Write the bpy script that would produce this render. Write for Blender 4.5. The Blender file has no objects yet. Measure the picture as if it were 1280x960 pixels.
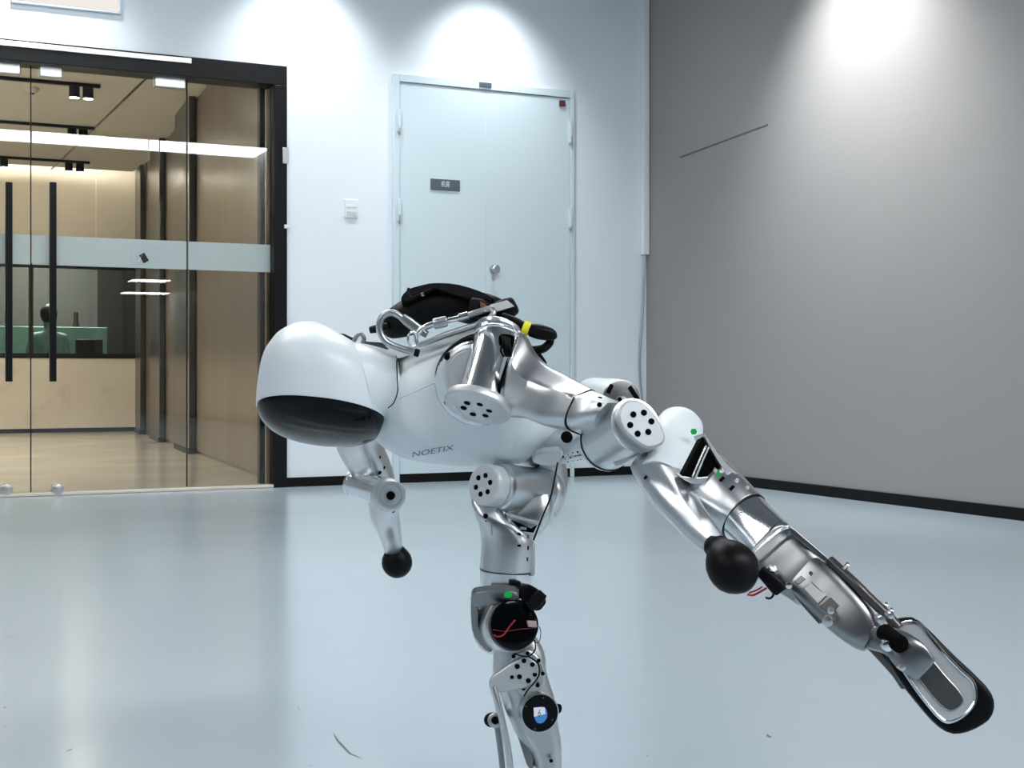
import bpy, bmesh, math, random
from mathutils import Vector, Matrix
from mathutils.bvhtree import BVHTree
random.seed(4)
C = bpy.context.scene.collection
sc = bpy.context.scene

# ------------------------------------------------------------------ camera, world, exposure
F, HY, CH = 1744.0, 467.0, 0.72          # focal length in pixels, horizon row, camera height
cam = bpy.data.cameras.new('camera'); cam_o = bpy.data.objects.new('camera', cam); C.objects.link(cam_o)
cam.sensor_width = 36.0; cam.lens = 36.0 * F / 1280.0; cam.shift_y = -(480.0 - HY) / 1280.0
cam_o.location = (0, 0, CH); cam_o.rotation_euler = (math.pi / 2, 0, 0)
cam.clip_end = 100; sc.camera = cam_o
w = bpy.data.worlds.new('World'); sc.world = w; w.use_nodes = True
w.node_tree.nodes['Background'].inputs[0].default_value = (0.75, 0.85, 1, 1)
w.node_tree.nodes['Background'].inputs[1].default_value = 0.05
sc.view_settings.view_transform = 'Standard'; sc.view_settings.look = 'None'
sc.view_settings.gamma = 1; sc.view_settings.use_curve_mapping = False
sc.view_settings.exposure = 1.08
FILL_BAR = 14.0        # radiance of the linear bars added to fill the room with light
BAR2 = 10.0        # radiance of the one mirrored in the glass and the far pendants
SPOT = 55.0       # watts of one wall washer
LOBBY = 3.0

# ------------------------------------------------------------------ geometry helpers
U = Vector((2.072, 1, 0)).normalized(); V = Vector((-U.y, U.x, 0)); Z = Vector((0, 0, 1))
O0 = Vector(((491 - 640) / F * 9.17, 9.17, 0))
CAM = Vector((0, 0, CH))
def W(u, v, z): return O0 + U * u + V * v + Z * z
def P(x, y, d): return Vector(((x - 640) / F * d, d, CH - (y - HY) / F * d))
def ray(x, y): return Vector(((x - 640) / F, 1, -(y - HY) / F))
def local(p): q = p - O0; return q.dot(U), q.dot(V), p.z
def on_v(x, y, v):
    r = ray(x, y); t = (v - (CAM - O0).dot(V)) / r.dot(V); a = local(CAM + r * t); return a[0], a[2]
def on_u(x, y, u):
    r = ray(x, y); t = (u - (CAM - O0).dot(U)) / r.dot(U); a = local(CAM + r * t); return a[1], a[2]
def on_z(x, y, z):
    r = ray(x, y); t = (z - CH) / r.z; a = local(CAM + r * t); return a[0], a[1]

def mesh_obj(name, verts, faces, mat, parent=None, sharp=40, bevel=0, smooth=True, segs=2, subsurf=0):
    root = parent
    while root is not None and root.parent is not None: root = root.parent
    off = root.location if root is not None else Vector((0, 0, 0))
    me = bpy.data.meshes.new(name)
    if root is None:
        base = sum((Vector(v) for v in verts), Vector()) / len(verts)
        base.z = min(v[2] for v in verts); off = base
    me.from_pydata([tuple(Vector(v) - off) for v in verts], [], faces)
    bm = bmesh.new(); bm.from_mesh(me); bmesh.ops.recalc_face_normals(bm, faces=bm.faces); bm.to_mesh(me); bm.free()
    me.materials.append(mat)
    if smooth:
        me.shade_smooth(); me.set_sharp_from_angle(angle=math.radians(sharp))
    o = bpy.data.objects.new(name, me); C.objects.link(o)
    if root is None: o.location = off
    else: o.parent = parent
    if bevel:
        m = o.modifiers.new('bevel', 'BEVEL'); m.width = bevel; m.segments = segs; m.limit_method = 'ANGLE'; m.angle_limit = math.radians(35)
        m.harden_normals = False
        if not smooth: me.shade_smooth(); me.set_sharp_from_angle(angle=math.radians(40))
    if subsurf:
        m = o.modifiers.new('sub', 'SUBSURF'); m.levels = subsurf; m.render_levels = subsurf
    return o
def thing(name, loc, label, cat, group=None):
    o = bpy.data.objects.new(name, None); C.objects.link(o); o.location = loc; o.empty_display_size = .1
    o['label'] = label; o['category'] = cat
    if group: o['group'] = group
    return o
def tag(o, label, cat, group=None):
    o['label'] = label; o['category'] = cat
    if group: o['group'] = group
    return o
def struct(o): o['kind'] = 'structure'; return o
def empty(name, loc, kind=None):
    o = bpy.data.objects.new(name, None); C.objects.link(o); o.location = loc
    if kind: o['kind'] = kind
    return o
BOXF = [(0, 1, 3, 2), (4, 6, 7, 5), (0, 4, 5, 1), (2, 3, 7, 6), (0, 2, 6, 4), (1, 5, 7, 3)]
def lbox(name, u0, u1, v0, v1, z0, z1, mat, parent=None, bevel=0):
    vs = [W(u, v, z) for u in (u0, u1) for v in (v0, v1) for z in (z0, z1)]
    return mesh_obj(name, vs, BOXF, mat, parent, bevel=bevel, smooth=False)
def obox(name, c, ax, ay, az, mat, parent=None, bevel=0):     # box with half-extent vectors
    vs = [c + ax * i + ay * j + az * k for i in (-1, 1) for j in (-1, 1) for k in (-1, 1)]
    return mesh_obj(name, vs, BOXF, mat, parent, bevel=bevel, smooth=False)
def frame_of(n):
    n = n.normalized(); a = Z if abs(n.z) < .9 else Vector((1, 0, 0))
    x = a.cross(n).normalized(); return x, n.cross(x).normalized(), n
def rings_mesh(rings, cap0=True, cap1=True, closed=True):
    vs, fs = [], []; n = len(rings[0])
    for r in rings: vs += r
    for k in range(len(rings) - 1):
        for i in range(n if closed else n - 1):
            j = (i + 1) % n; fs.append((k * n + i, k * n + j, (k + 1) * n + j, (k + 1) * n + i))
    if cap0: fs.append(tuple(range(n)))
    if cap1: fs.append(tuple((len(rings) - 1) * n + i for i in range(n)))
    return vs, fs
def lathe(name, p0, p1, prof, mat, parent=None, n=48, sharp=35):
    """prof: (fraction along p0-p1, radius in metres)"""
    x, y, a = frame_of(p1 - p0); L = (p1 - p0)
    rings = [[p0 + L * t + (x * math.cos(2 * math.pi * i / n) + y * math.sin(2 * math.pi * i / n)) * max(r, 1e-4) for i in range(n)] for t, r in prof]
    vs, fs = rings_mesh(rings); return mesh_obj(name, vs, fs, mat, parent, sharp)
def cyl(name, p0, p1, r, mat, parent=None, n=32, b=None):
    L = (p1 - p0).length; b = min(r * .12, L * .2) if b is None else b
    return lathe(name, p0, p1, [(0, r - b), (b / L * .3, r - b * .3), (b / L, r), (1 - b / L, r), (1 - b / L * .3, r - b * .3), (1, r - b)], mat, parent, n)
def catmull(a, b, c, d, t):
    return 0.5 * ((2 * b) + (c - a) * t + (2 * a - 5 * b + 4 * c - d) * t * t + (3 * b - 3 * c + d - a) * t ** 3)
def resample(rows, k):
    if k <= 1: return rows
    out = []; m = len(rows)
    for i in range(m - 1):
        a = rows[max(i - 1, 0)]; b = rows[i]; c = rows[i + 1]; d = rows[min(i + 2, m - 1)]
        for s in range(k):
            t = s / k; out.append(tuple(catmull(a[j], b[j], c[j], d[j], t) for j in range(len(b))))
    out.append(rows[-1]); return out
def superring(c, ax, ay, a, b, n, N=40, rot=0):
    r = []
    for i in range(N):
        th = 2 * math.pi * i / N; cx, sy = math.cos(th), math.sin(th)
        x = math.copysign(abs(cx) ** (2 / n), cx) * a; y = math.copysign(abs(sy) ** (2 / n), sy) * b
        r.append(c + ax * x + ay * y)
    return r
def limb(name, rows, mat, parent=None, k=5, N=40, roll=0, rounded=0, sharp=40):
    """rows: (px, py, depth, half width px, half depth px, exponent) along a limb; sections perpendicular to the path"""
    rows = resample([(Vector(P(*r[:3])), r[3] * r[2] / F, r[4] * r[2] / F, float(r[5])) for r in rows], k)
    rings = []; m = len(rows)
    for i, (c, a, b, n) in enumerate(rows):
        T = (rows[min(i + 1, m - 1)][0] - rows[max(i - 1, 0)][0]).normalized()
        Vw = (c - CAM).normalized(); ax = T.cross(Vw).normalized(); ay = T.cross(ax).normalized()
        if roll: R = Matrix.Rotation(roll, 3, T); ax = R @ ax; ay = R @ ay
        rings.append(superring(c, ax, ay, a, b, n, N))
        if i == 0 and rounded: 
            rings.insert(0, superring(c - T * rounded * a * .35, ax, ay, a * .82, b * .82, n, N)); rings.insert(0, superring(c - T * rounded * a * .5, ax, ay, a * .5, b * .5, n, N))
        if i == m - 1 and rounded:
            rings.append(superring(c + T * rounded * a * .35, ax, ay, a * .82, b * .82, n, N)); rings.append(superring(c + T * rounded * a * .5, ax, ay, a * .5, b * .5, n, N))
    vs, fs = rings_mesh(rings); return mesh_obj(name, vs, fs, mat, parent, sharp)
def ribs(name, rows, mat, parent=None, k=5, N=56, ridge=None, fall=.8, sharp=40, level=False):
    """rows: (x, y of one edge, x, y of the other edge, depth, half depth px, exponent); ridge: where the near face turns into a sloping top face"""
    rows = resample([(P(r[0], r[1], r[4]), P(r[2], r[3], r[4]), r[5] * S(r[4]), float(r[6])) for r in rows], k); rings = []
    cs = [(a + b) / 2 for a, b, _, _ in rows]
    for i, (a, b, hd, n) in enumerate(rows):
        c = cs[i]; ax = (a - b).normalized(); T = (cs[min(i + 1, len(cs) - 1)] - cs[max(i - 1, 0)]).normalized()
        T = (T - ax * T.dot(ax)).normalized(); ay = ax.cross(T)
        if ay.dot(c - CAM) < 0: ay = -ay
        if level: ay = (Vector((0, 1, 0)) - ax * ax.y).normalized()
        h = (a - b).length / 2; ring = []
        for q in range(N):
            th = 2 * math.pi * q / N; x = math.copysign(abs(math.cos(th)) ** (2 / n), math.cos(th)); y = math.copysign(abs(math.sin(th)) ** (2 / n), math.sin(th))
            if ridge is not None and x > ridge: y *= 1 - (x - ridge) / (1 - ridge) * fall
            ring.append(c + ax * x * h + ay * y * hd)
        rings.append(ring)
    vs, fs = rings_mesh(rings); return mesh_obj(name, vs, fs, mat, parent, sharp)
def S(d): return d / F
_bv = {}
def on_obj(o, x, y):
    """point and normal where a sight line meets a finished part"""
    if o.name not in _bv:
        bm = bmesh.new(); bm.from_mesh(o.data); bmesh.ops.triangulate(bm, faces=bm.faces); _bv[o.name] = BVHTree.FromBMesh(bm); bm.free()
    r = ray(x, y).normalized(); base = o.parent.location if o.parent.parent is None else o.parent.parent.location
    h, n, _, _ = _bv[o.name].ray_cast(CAM - base, r)
    if h is None: return None, None
    return h + base, (n if n.dot(r) < 0 else -n)
def dot_on(o, x, y, r, mat=None, name='bolt_hole', h=.0008):
    p, n = on_obj(o, x, y)
    if p is not None: dot(name, p, n, r, mat or M['hole'], o, h, 14)
def box_on(name, o, x, y, ax, half, h, mat):
    """small block sitting on a part: ax image direction of its long side, half sizes in metres"""
    p, n = on_obj(o, x, y)
    if p is None: return
    a = Vector((ax[0], 0, -ax[1])); a = (a - n * a.dot(n)).normalized(); b = n.cross(a); obox(name, p, a * half[0], b * half[1], n * h, mat, o, min(half) * .2)
def tube(name, pts, r, mat, parent=None, k=6, N=12, closed=False, flat=1.0):
    rows = resample([(p, ) for p in pts], k); rows = [q[0] for q in rows]; rings = []
    T = (rows[1] - rows[0]).normalized(); x, y, _ = frame_of(T)
    for i, c in enumerate(rows):
        T = (rows[min(i + 1, len(rows) - 1)] - rows[max(i - 1, 0)]).normalized()
        x = (x - T * x.dot(T)).normalized(); y = T.cross(x)
        rings.append([c + (x * math.cos(2 * math.pi * j / N) + y * math.sin(2 * math.pi * j / N) * flat) * r for j in range(N)])
    vs, fs = rings_mesh(rings); return mesh_obj(name, vs, fs, mat, parent)
def chaikin(pts, it):
    for _ in range(it):
        o = []
        for i in range(len(pts)):
            a, b = pts[i], pts[(i + 1) % len(pts)]
            o += [(a[0] * .75 + b[0] * .25, a[1] * .75 + b[1] * .25), (a[0] * .25 + b[0] * .75, a[1] * .25 + b[1] * .75)]
        pts = o
    return pts
def ray_plane(x, y, p, n):
    r = ray(x, y); return CAM + r * ((p - CAM).dot(n) / r.dot(n))
def plate(name, pts, ctr, normal, thick, mat, parent=None, bevel=0.002, smooth=1, lift=0):
    """solid plate: outline given as photo points on the plane through ctr, extruded away from its normal"""
    n = normal.normalized(); p0 = P(*ctr) + n * lift; pts = chaikin(pts, smooth)
    front = [ray_plane(x, y, p0, n) for x, y in pts]; back = [q - n * thick for q in front]
    vs, fs = rings_mesh([front, back]); return mesh_obj(name, vs, fs, mat, parent, bevel=bevel)
def dot(name, c, n, r, mat, parent, h=.0012, N=16):
    return cyl(name, c - n * .003, c + n * h, r, mat, parent, N, b=h * .4)
def hole_ring(c, n, R, r, mat, parent, cnt=6, ph=0, up=None):
    n = n.normalized(); u_ = up or Z; x = u_.cross(n).normalized(); y = n.cross(x)
    for i in range(cnt):
        a = ph + 2 * math.pi * i / cnt
        dot('bolt_hole', c + (x * math.cos(a) + y * math.sin(a)) * R, n, r, mat, parent)

# ------------------------------------------------------------------ materials
def material(name, col, rough=.5, metal=0, var=0.0, scale=8, rvar=0.0, spec=.5, coat=0, bump=0, stretch=None, emit=0):
    m = bpy.data.materials.new(name); m.use_nodes = True; nt = m.node_tree; b = nt.nodes['Principled BSDF']
    b.inputs['Base Color'].default_value = (*col, 1); b.inputs['Roughness'].default_value = rough; b.inputs['Metallic'].default_value = metal
    b.inputs['Specular IOR Level'].default_value = spec; b.inputs['Coat Weight'].default_value = coat
    if emit: b.inputs['Emission Color'].default_value = (*col, 1); b.inputs['Emission Strength'].default_value = emit
    if var or rvar or bump:
        tc = nt.nodes.new('ShaderNodeTexCoord'); no = nt.nodes.new('ShaderNodeTexNoise'); no.inputs['Scale'].default_value = scale; no.inputs['Detail'].default_value = 5
        mp = nt.nodes.new('ShaderNodeMapping'); nt.links.new(tc.outputs['Object'], mp.inputs[0]); nt.links.new(mp.outputs[0], no.inputs['Vector'])
        if stretch: mp.inputs['Scale'].default_value = stretch
        if var:
            mx = nt.nodes.new('ShaderNodeMix'); mx.data_type = 'RGBA'
            mx.inputs[6].default_value = (*[max(0, c * (1 - var)) for c in col], 1); mx.inputs[7].default_value = (*[min(1, c * (1 + var)) for c in col], 1)
            nt.links.new(no.outputs['Fac'], mx.inputs[0]); nt.links.new(mx.outputs[2], b.inputs['Base Color'])
        if rvar:
            mr = nt.nodes.new('ShaderNodeMapRange'); mr.inputs['To Min'].default_value = max(0, rough - rvar); mr.inputs['To Max'].default_value = rough + rvar
            nt.links.new(no.outputs['Fac'], mr.inputs['Value']); nt.links.new(mr.outputs[0], b.inputs['Roughness'])
        if bump:
            bp = nt.nodes.new('ShaderNodeBump'); bp.inputs['Strength'].default_value = bump; bp.inputs['Distance'].default_value = .002
            nt.links.new(no.outputs['Fac'], bp.inputs['Height']); nt.links.new(bp.outputs[0], b.inputs['Normal'])
    return m
def emitter(name, col, s):
    m = bpy.data.materials.new(name); m.use_nodes = True; nt = m.node_tree; nt.nodes.remove(nt.nodes['Principled BSDF'])
    e = nt.nodes.new('ShaderNodeEmission'); e.inputs[0].default_value = (*col, 1); e.inputs[1].default_value = s
    nt.links.new(e.outputs[0], nt.nodes['Material Output'].inputs[0]); return m
def glass_mat(name, tint, refl_ior=1.5, rough=0.0, frost=0.0, frost_col=(1, 1, 1)):
    m = bpy.data.materials.new(name); m.use_nodes = True; nt = m.node_tree; nt.nodes.remove(nt.nodes['Principled BSDF'])
    t = nt.nodes.new('ShaderNodeBsdfTransparent'); t.inputs[0].default_value = (*tint, 1)
    g = nt.nodes.new('ShaderNodeBsdfGlossy'); g.inputs['Roughness'].default_value = rough
    fr = nt.nodes.new('ShaderNodeFresnel'); fr.inputs[0].default_value = refl_ior
    mx = nt.nodes.new('ShaderNodeMixShader'); nt.links.new(fr.outputs[0], mx.inputs[0])
    last = t.outputs[0]
    if frost:
        d = nt.nodes.new('ShaderNodeBsdfDiffuse'); d.inputs[0].default_value = (*frost_col, 1)
        m2 = nt.nodes.new('ShaderNodeMixShader'); m2.inputs[0].default_value = frost
        nt.links.new(t.outputs[0], m2.inputs[1]); nt.links.new(d.outputs[0], m2.inputs[2]); last = m2.outputs[0]
    nt.links.new(last, mx.inputs[1]); nt.links.new(g.outputs[0], mx.inputs[2])
    nt.links.new(mx.outputs[0], nt.nodes['Material Output'].inputs[0]); return m
M = dict(
    wall=material('white_paint', (.76, .83, .88), .75, var=.015, scale=3, bump=.05),
    grey_wall=material('grey_panel', (.285, .275, .268), .45, var=.03, scale=2, rvar=.05),
    dark_wall=material('dark_hall_wall', (.28, .29, .30), .6, var=.05), ceiling=material('ceiling_paint', (.14, .145, .15), .8, var=.03),
    floor=material('pale_blue_epoxy', (.41, .485, .535), .19, var=.04, scale=.8, rvar=.04, spec=.5),
    door=material('pale_blue_steel', (.62, .73, .77), .35, var=.02, scale=4, rvar=.04),
    black=material('black_frame', (.007, .008, .009), .32, var=.3, scale=6, spec=.16),
    base=material('black_skirting', (.007, .007, .008), .4, var=.2, spec=.12),
    steel=material('satin_steel', (.62, .62, .62), .3, 1, var=.05, scale=30),
    sign=material('dark_sign', (.085, .11, .14), .4, var=.05),
    white_print=material('white_print', (.85, .87, .9), .5, var=.02),
    plastic=material('white_plastic', (.78, .82, .85), .4, var=.01),
    red=material('dark_red', (.10, .025, .025), .5, var=.1),
    glass=glass_mat('clear_glass', (.93, .955, .94), 1.55),
    band=glass_mat('frosted_band', (.9, .95, .94), 1.4, .3, .62, (.55, .63, .63)),
    lcream=material('cream_wall', (.60, .545, .46), .6, var=.06, scale=1.5),
    marble=material('beige_marble', (.80, .72, .62), .3, var=.12, scale=2.5, rvar=.1),
    lfloor=material('polished_beige_tile', (.70, .64, .555), .14, var=.08, scale=1.5, rvar=.06),
    lceil=material('taupe_ceiling', (.52, .49, .44), .8, var=.02),
    wood=material('brown_panel', (.11, .083, .061), .3, var=.15, scale=2, rvar=.08, stretch=(1, 1, .15)),
    bronze=material('dark_bronze', (.09, .085, .085), .28, .7, var=.15, scale=4),
    dark=material('charcoal', (.02, .02, .022), .5, var=.2, spec=.2),
    office=material('grey_office', (.075, .08, .078), .6, var=.15, scale=.8),
    teal=material('teal_fabric', (.16, .30, .28), .6, var=.25, scale=3),
    skin=material('skin', (.45, .3, .22), .5, var=.05), hair=material('black_hair', (.012, .012, .012), .6, var=.2),
    shell=material('white_shell', (.76, .815, .845), .38, var=.008, scale=6, rvar=.03, coat=.05),
    chrome=material('polished_aluminium', (.86, .88, .90), .19, 1, var=.01, scale=8, rvar=.01),
    alu=material('satin_aluminium', (.66, .68, .70), .32, 1, var=.05, scale=25, rvar=.06),
    alu_dark=material('grey_aluminium', (.30, .31, .32), .33, 1, var=.08, scale=20, rvar=.06),
    cap=material('bead_blasted_aluminium', (.62, .64, .66), .45, .6, var=.03, scale=60),
    cap_light=material('pale_bead_blasted_aluminium', (.74, .76, .78), .45, .35, var=.03, scale=60),
    visor=material('black_visor', (.002, .003, .004), .10, 0, var=.2, spec=.17),
    hole=material('black_recess', (.003, .003, .003), .8, var=.2, spec=.04),
    rubber=material('black_rubber', (.004, .004, .005), .42, var=.3, scale=30, rvar=.08, spec=.13),
    nylon=material('black_nylon', (.005, .006, .007), .55, var=.4, scale=60, bump=.3, spec=.13),
    seam=material('dark_seam', (.01, .01, .01), .5, var=.2, spec=.1),
    zinc=material('zinc_steel', (.50, .53, .55), .36, 1, var=.04, scale=10, rvar=.03),
    yellow=material('yellow_tape', (.85, .78, .02), .5, var=.05),
    tag_red=material('rust_red_label', (.20, .055, .04), .5, var=.15), wire_red=material('red_wire', (.30, .01, .02), .4, var=.1),
    grey_label=material('pale_grey_label', (.55, .57, .58), .5, var=.03),
    green=emitter('green_led', (.02, .55, .10), .28), screen_w=emitter('screen_white', (.75, .82, .92), .36), screen_b=emitter('screen_blue', (.08, .3, .8), .32),
    lettering=material('grey_lettering', (.12, .15, .18), .5, var=.1),
    bar2=emitter('dim_linear_light', (.93, .97, 1.0), BAR2), bar=emitter('linear_light', (.96, .98, 1.0), FILL_BAR), lamp=emitter('lamp_face', (.95, .97, 1), 6.0), warm=emitter('warm_strip', (1, .93, .82), 6.0 * LOBBY),
    lobby_lamp=emitter('lobby_lamp_face', (1, .93, .82), 22.0 * LOBBY), exit_g=emitter('exit_green', (.2, .85, .5), .4), exit_w=emitter('exit_white', (1, .95, .88), .42),
    scuff=material('scuff', (.09, .11, .13), .5, var=.3),
    groove=material('wall_groove', (.10, .10, .10), .6, var=.1),
)

# ------------------------------------------------------------------ room
H = 3.8
uc = on_v(808, 500, 0)[0]              # the far right corner
uj = on_v(357.5, 400, 0)[0]            # right side of the glass entrance
ztop = .5 * (on_v(357, 84, 0)[1] + on_v(1, 49, 0)[1])
ul = on_v(-330, 400, 0)[0]             # left end of the entrance, outside the view
BK = -24.0
floor = struct(lbox('floor', ul - 5, uc + .2, BK, .0, -.1, 0, M['floor']))
struct(lbox('ceiling', ul - 5, uc + .2, BK, .2, H, H + .1, M['ceiling']))
wb = struct(lbox('wall_back', uj, uc + .2, 0, .2, 0, H, M['wall']))
struct(lbox('wall_lintel', ul, uj, 0, .2, ztop, H, M['wall']))
struct(lbox('wall_back_left', ul - 5, ul, 0, .2, 0, H, M['wall']))
wr = struct(lbox('wall_right', uc, uc + .2, BK, 0, 0, H, M['grey_wall']))
struct(lbox('wall_left', ul - 5.2, ul - 5, BK, .2, 0, H, M['dark_wall']))
struct(lbox('wall_front', ul - 5, uc + .2, BK - .2, BK, 0, H, M['dark_wall']))
struct(lbox('baseboard_back', uj, uc, -.015, 0, 0, on_v(450, 594, 0)[1], M['base'], bevel=.002))
struct(lbox('baseboard_right', uc - .015, uc, BK, -.015, 0, .062, M['base'], bevel=.002))
# white corner trunking and the loose cable that drops out of it
zt = on_v(808, 319, 0)[1]
struct(lbox('trim_1', uc - .05, uc - .004, -.05, -.002, zt, H, M['plastic'], bevel=.004))
cb = [W(uc - .03, -.03, zt + .03), W(uc - .045, -.03, zt - .35), W(uc - .075, -.03, zt - .8), W(uc - .035, -.03, zt - 1.2), W(uc - .02, -.03, .10)]
tag(tube('cable', cb, .008, M['zinc']), 'thin grey cable hanging out of the white trunking in the corner', 'cable')
# straight scratch on the grey wall
a = on_u(850, 197, uc); b = on_u(960, 156, uc)
pa, pb = W(uc - .001, *a), W(uc - .001, *b); dr = (pb - pa).normalized(); wd = U.cross(dr).normalized() * .006
mesh_obj('scratch', [pa - wd, pa + wd, pb + wd, pb - wd, pa - wd - U * .001, pa + wd - U * .001, pb + wd - U * .001, pb - wd - U * .001], BOXF and [(0, 1, 2, 3), (4, 7, 6, 5), (0, 4, 5, 1), (1, 5, 6, 2), (2, 6, 7, 3), (3, 7, 4, 0)], M['groove'], None, smooth=False)
scr = bpy.data.objects['scratch']; scr.parent = wr; scr.location = scr.location - wr.location
# scuffs on the floor
def scuff(pts, wd):
    ps = [W(*on_z(x, y, 0), .0006) for x, y in pts]; vs = []; fs = []
    for i, p in enumerate(ps):
        t = (ps[min(i + 1, len(ps) - 1)] - ps[max(i - 1, 0)]).normalized(); s = Z.cross(t) * wd * (1 if 0 < i < len(ps) - 1 else .3); vs += [p - s, p + s]
    for i in range(len(ps) - 1): fs.append((2 * i, 2 * i + 1, 2 * i + 3, 2 * i + 2))
    o = mesh_obj('scuff_mark', vs, fs, M['scuff'], None, smooth=False); o.parent = floor; o.location = o.location - floor.location
for pts, wd in [([(65, 744), (72, 741), (80, 739)], .004), ([(137, 751), (143, 750)], .004), ([(5, 796), (14, 797), (22, 798)], .003), ([(5, 886), (7, 884), (9, 884)], .005),
                ([(2, 909), (8, 907), (13, 906)], .002), ([(83, 940), (87, 938), (90, 936)], .004), ([(417, 917), (422, 926), (428, 932), (437, 942), (452, 948)], .0022), ([(372, 884), (375, 889)], .003),
                ([(959, 918), (961, 921), (964, 922)], .004), ([(386, 957), (390, 958)], .004), ([(559, 757), (562, 759)], .004), ([(35, 719), (38, 719)], .004), ([(808, 944), (810, 946)], .004)]:
    scuff(pts, wd)

# ------------------------------------------------------------------ linear lights, added fill bars and wall washers of the room
def mirrored(x, y, h):                                   # where a ceiling lamp stands whose image in the entrance glass is seen there
    r = ray(x, y); t = (h - CH) / r.z; a = local(CAM + r * t); return a[0], -(a[1] - .06) + .06
def bar(u0, u1, v, half, z, label, group='linear ceiling lights', m='bar'):
    t = thing('linear_light', W((u0 + u1) / 2, v, z), label, 'ceiling light', group)
    lbox('housing', u0 - .01, u1 + .01, v - half - .015, v + half + .015, z + .01, z + .07, M['black'], t)
    lbox('diffuser', u0, u1, v - half, v + half, z, z + .01, M[m], t)
    if z < H - .1:
        for uu in (u0 + .1, u1 - .1): cyl('suspension_rod', W(uu, v, z + .07), W(uu, v, H), .006, M['steel'], t, 10)
HB = H - .072
e1 = mirrored(331, 190, HB); e0 = mirrored(-150, 161, HB)
bar(e0[0], e1[0], .5 * (e0[1] + e1[1]), .42, HB, 'long linear ceiling light mirrored as a white stripe in the entrance glass', m='bar2')
for vv, u0, u1, nm in ((-2.6, uj - 2.6, uj - .6, 'added linear fill light over the glass entrance, out of view'), (-2.6, uj + .2, uj + .9, 'added linear fill light in front of the pale blue door, out of view'),
    (-4.5, uj - 3.6, uj - 1.0, 'added linear fill light second from the glass entrance, out of view'), (-4.5, uj - .6, uc - 1.7, 'added linear fill light second from the pale blue door, out of view'),
    (-6.6, ul - 4, -5.2, 'added linear fill light left of the robot, out of view'), (-9.2, ul - 4, -5.6, 'added linear fill light left of and behind the viewer')):
    bar(u0, u1, vv, .14, HB, nm)  # bars added to even out the room light, kept clear of the glass reflection
for k, (x0, x1, y, hz) in enumerate(((177, 208, 330.5, 2.1), (165, 208, 350.5, 2.1), (155, 208, 366, 2.1))):
    a = mirrored(x0, y, hz); b = mirrored(x1, y + 2, hz); bar(a[0], b[0], .5 * (a[1] + b[1]), .24, hz, ('topmost', 'middle', 'lowest')[k] + ' of the three short white light lines mirrored in the entrance glass', 'pendant linear lights at the far end', 'bar2')
def washer(u, v, aim, label, power=SPOT, size=88, blend=1.0, rad=.08):
    p = W(u, v, H - .16); d = (W(*aim) - p).normalized()
    t = thing('wall_washer', W(u, v, H - .001), label, 'spotlight', 'wall washing ceiling spotlights')
    cyl('canopy', W(u, v, H - .03), W(u, v, H - .001), .05, M['black'], t, 24); cyl('stem', W(u, v, H - .16), W(u, v, H - .03), .012, M['black'], t, 12)
    lathe('lamp_body', p - d * .07, p + d * .07, [(0, .03), (.08, .045), (.9, .05), (1, .05), (1, .044), (.93, .042)], M['black'], t, 24)
    cyl('lens', p + d * .05, p + d * .06, .041, M['lamp'], t, 24)
    l = bpy.data.lights.new('spot', 'SPOT'); l.energy = power; l.spot_size = math.radians(size); l.spot_blend = blend; l.shadow_soft_size = rad; l.color = (.94, .97, 1)
    lo = bpy.data.objects.new('spot', l); C.objects.link(lo); lo.location = p + d * .075; lo.rotation_euler = d.to_track_quat('-Z', 'Y').to_euler()
u370 = on_v(375, 100, 0)[0]; u600 = on_v(603, 100, 0)[0]; u40 = on_v(45, 60, 0)[0]
washer(u370, -.55, (u370, 0, 1.9), 'black ceiling spotlight washing the wall beside the entrance')
washer(u600, -.55, (u600, 0, 1.9), 'black ceiling spotlight washing the wall above the pale blue door')
washer(u40, -.55, (u40, 0, 1.9), 'black ceiling spotlight washing the wall above the entrance')
v1080 = on_u(1085, 100, uc)[0]
washer(uc - .75, v1080, (uc, v1080, 1.8), 'black ceiling spotlight washing the grey wall', SPOT * 3.4, 88)

# ------------------------------------------------------------------ glass entrance (door_1)
d1 = empty('door_1', W(uj - 1.5, 0, 0), 'structure')
zh = on_v(200, 95, 0)[1]
def uV(x, v=.06): return on_v(x, 400, v)[0]
zhead = on_v(120, 90, .06)[1]
lbox('head_frame', ul, uj - .001, -.03, .16, zhead + .005, ztop, M['black'], d1, .004)
lbox('cap_strip', ul, uV(239, -.03), -.045, -.03, ztop - .045, ztop - .012, M['steel'], d1, .003)
us = uV(234); um = uV(39)
jw = .085
lbox('side_jamb', uj - jw, uj - .001, -.03, .16, 0, zhead + .005, M['black'], d1, .004)
lbox('inner_jamb', uj - jw - .06, uj - jw - .025, .09, .15, 0, zhead, M['black'], d1, .004)
lbox('threshold', ul, uj, -.02, .16, .001, .02, M['lfloor'], d1, .004)
gl = []
for (a, b) in ((ul + .1, um - 1.05), (um - 1.04, um - .004), (um + .004, us - .004), (us + .004, uj - jw)):
    g = lbox('glass_panel', a, b, .055, .067, .02, zhead + .01, M['glass'], d1); gl.append(g)
    z0, z1 = on_v(200, 336, .06)[1], on_v(200, 300.5, .06)[1]
    lbox('frosted_band', a + .002, b - .002, .0535, .0549, z0, z1, M['band'], g)
    lbox('edge_seal', b - .001, b + .005, .053, .069, .02, zhead, M['seam'], g)
def handle(px):
    uu = uV(px, 0); z0, z1 = on_v(px, 477, 0)[1], on_v(px, 228, 0)[1]
    g = gl[1] if px < 39 else gl[2]
    lbox('pull_handle', uu - .019, uu + .019, -.02, .015, z0, z1, M['black'], g, .003)
    for zz in (z0 + .25, z1 - .25): cyl('standoff', W(uu, .015, zz), W(uu, .056, zz), .012, M['black'], g, 12)
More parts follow.
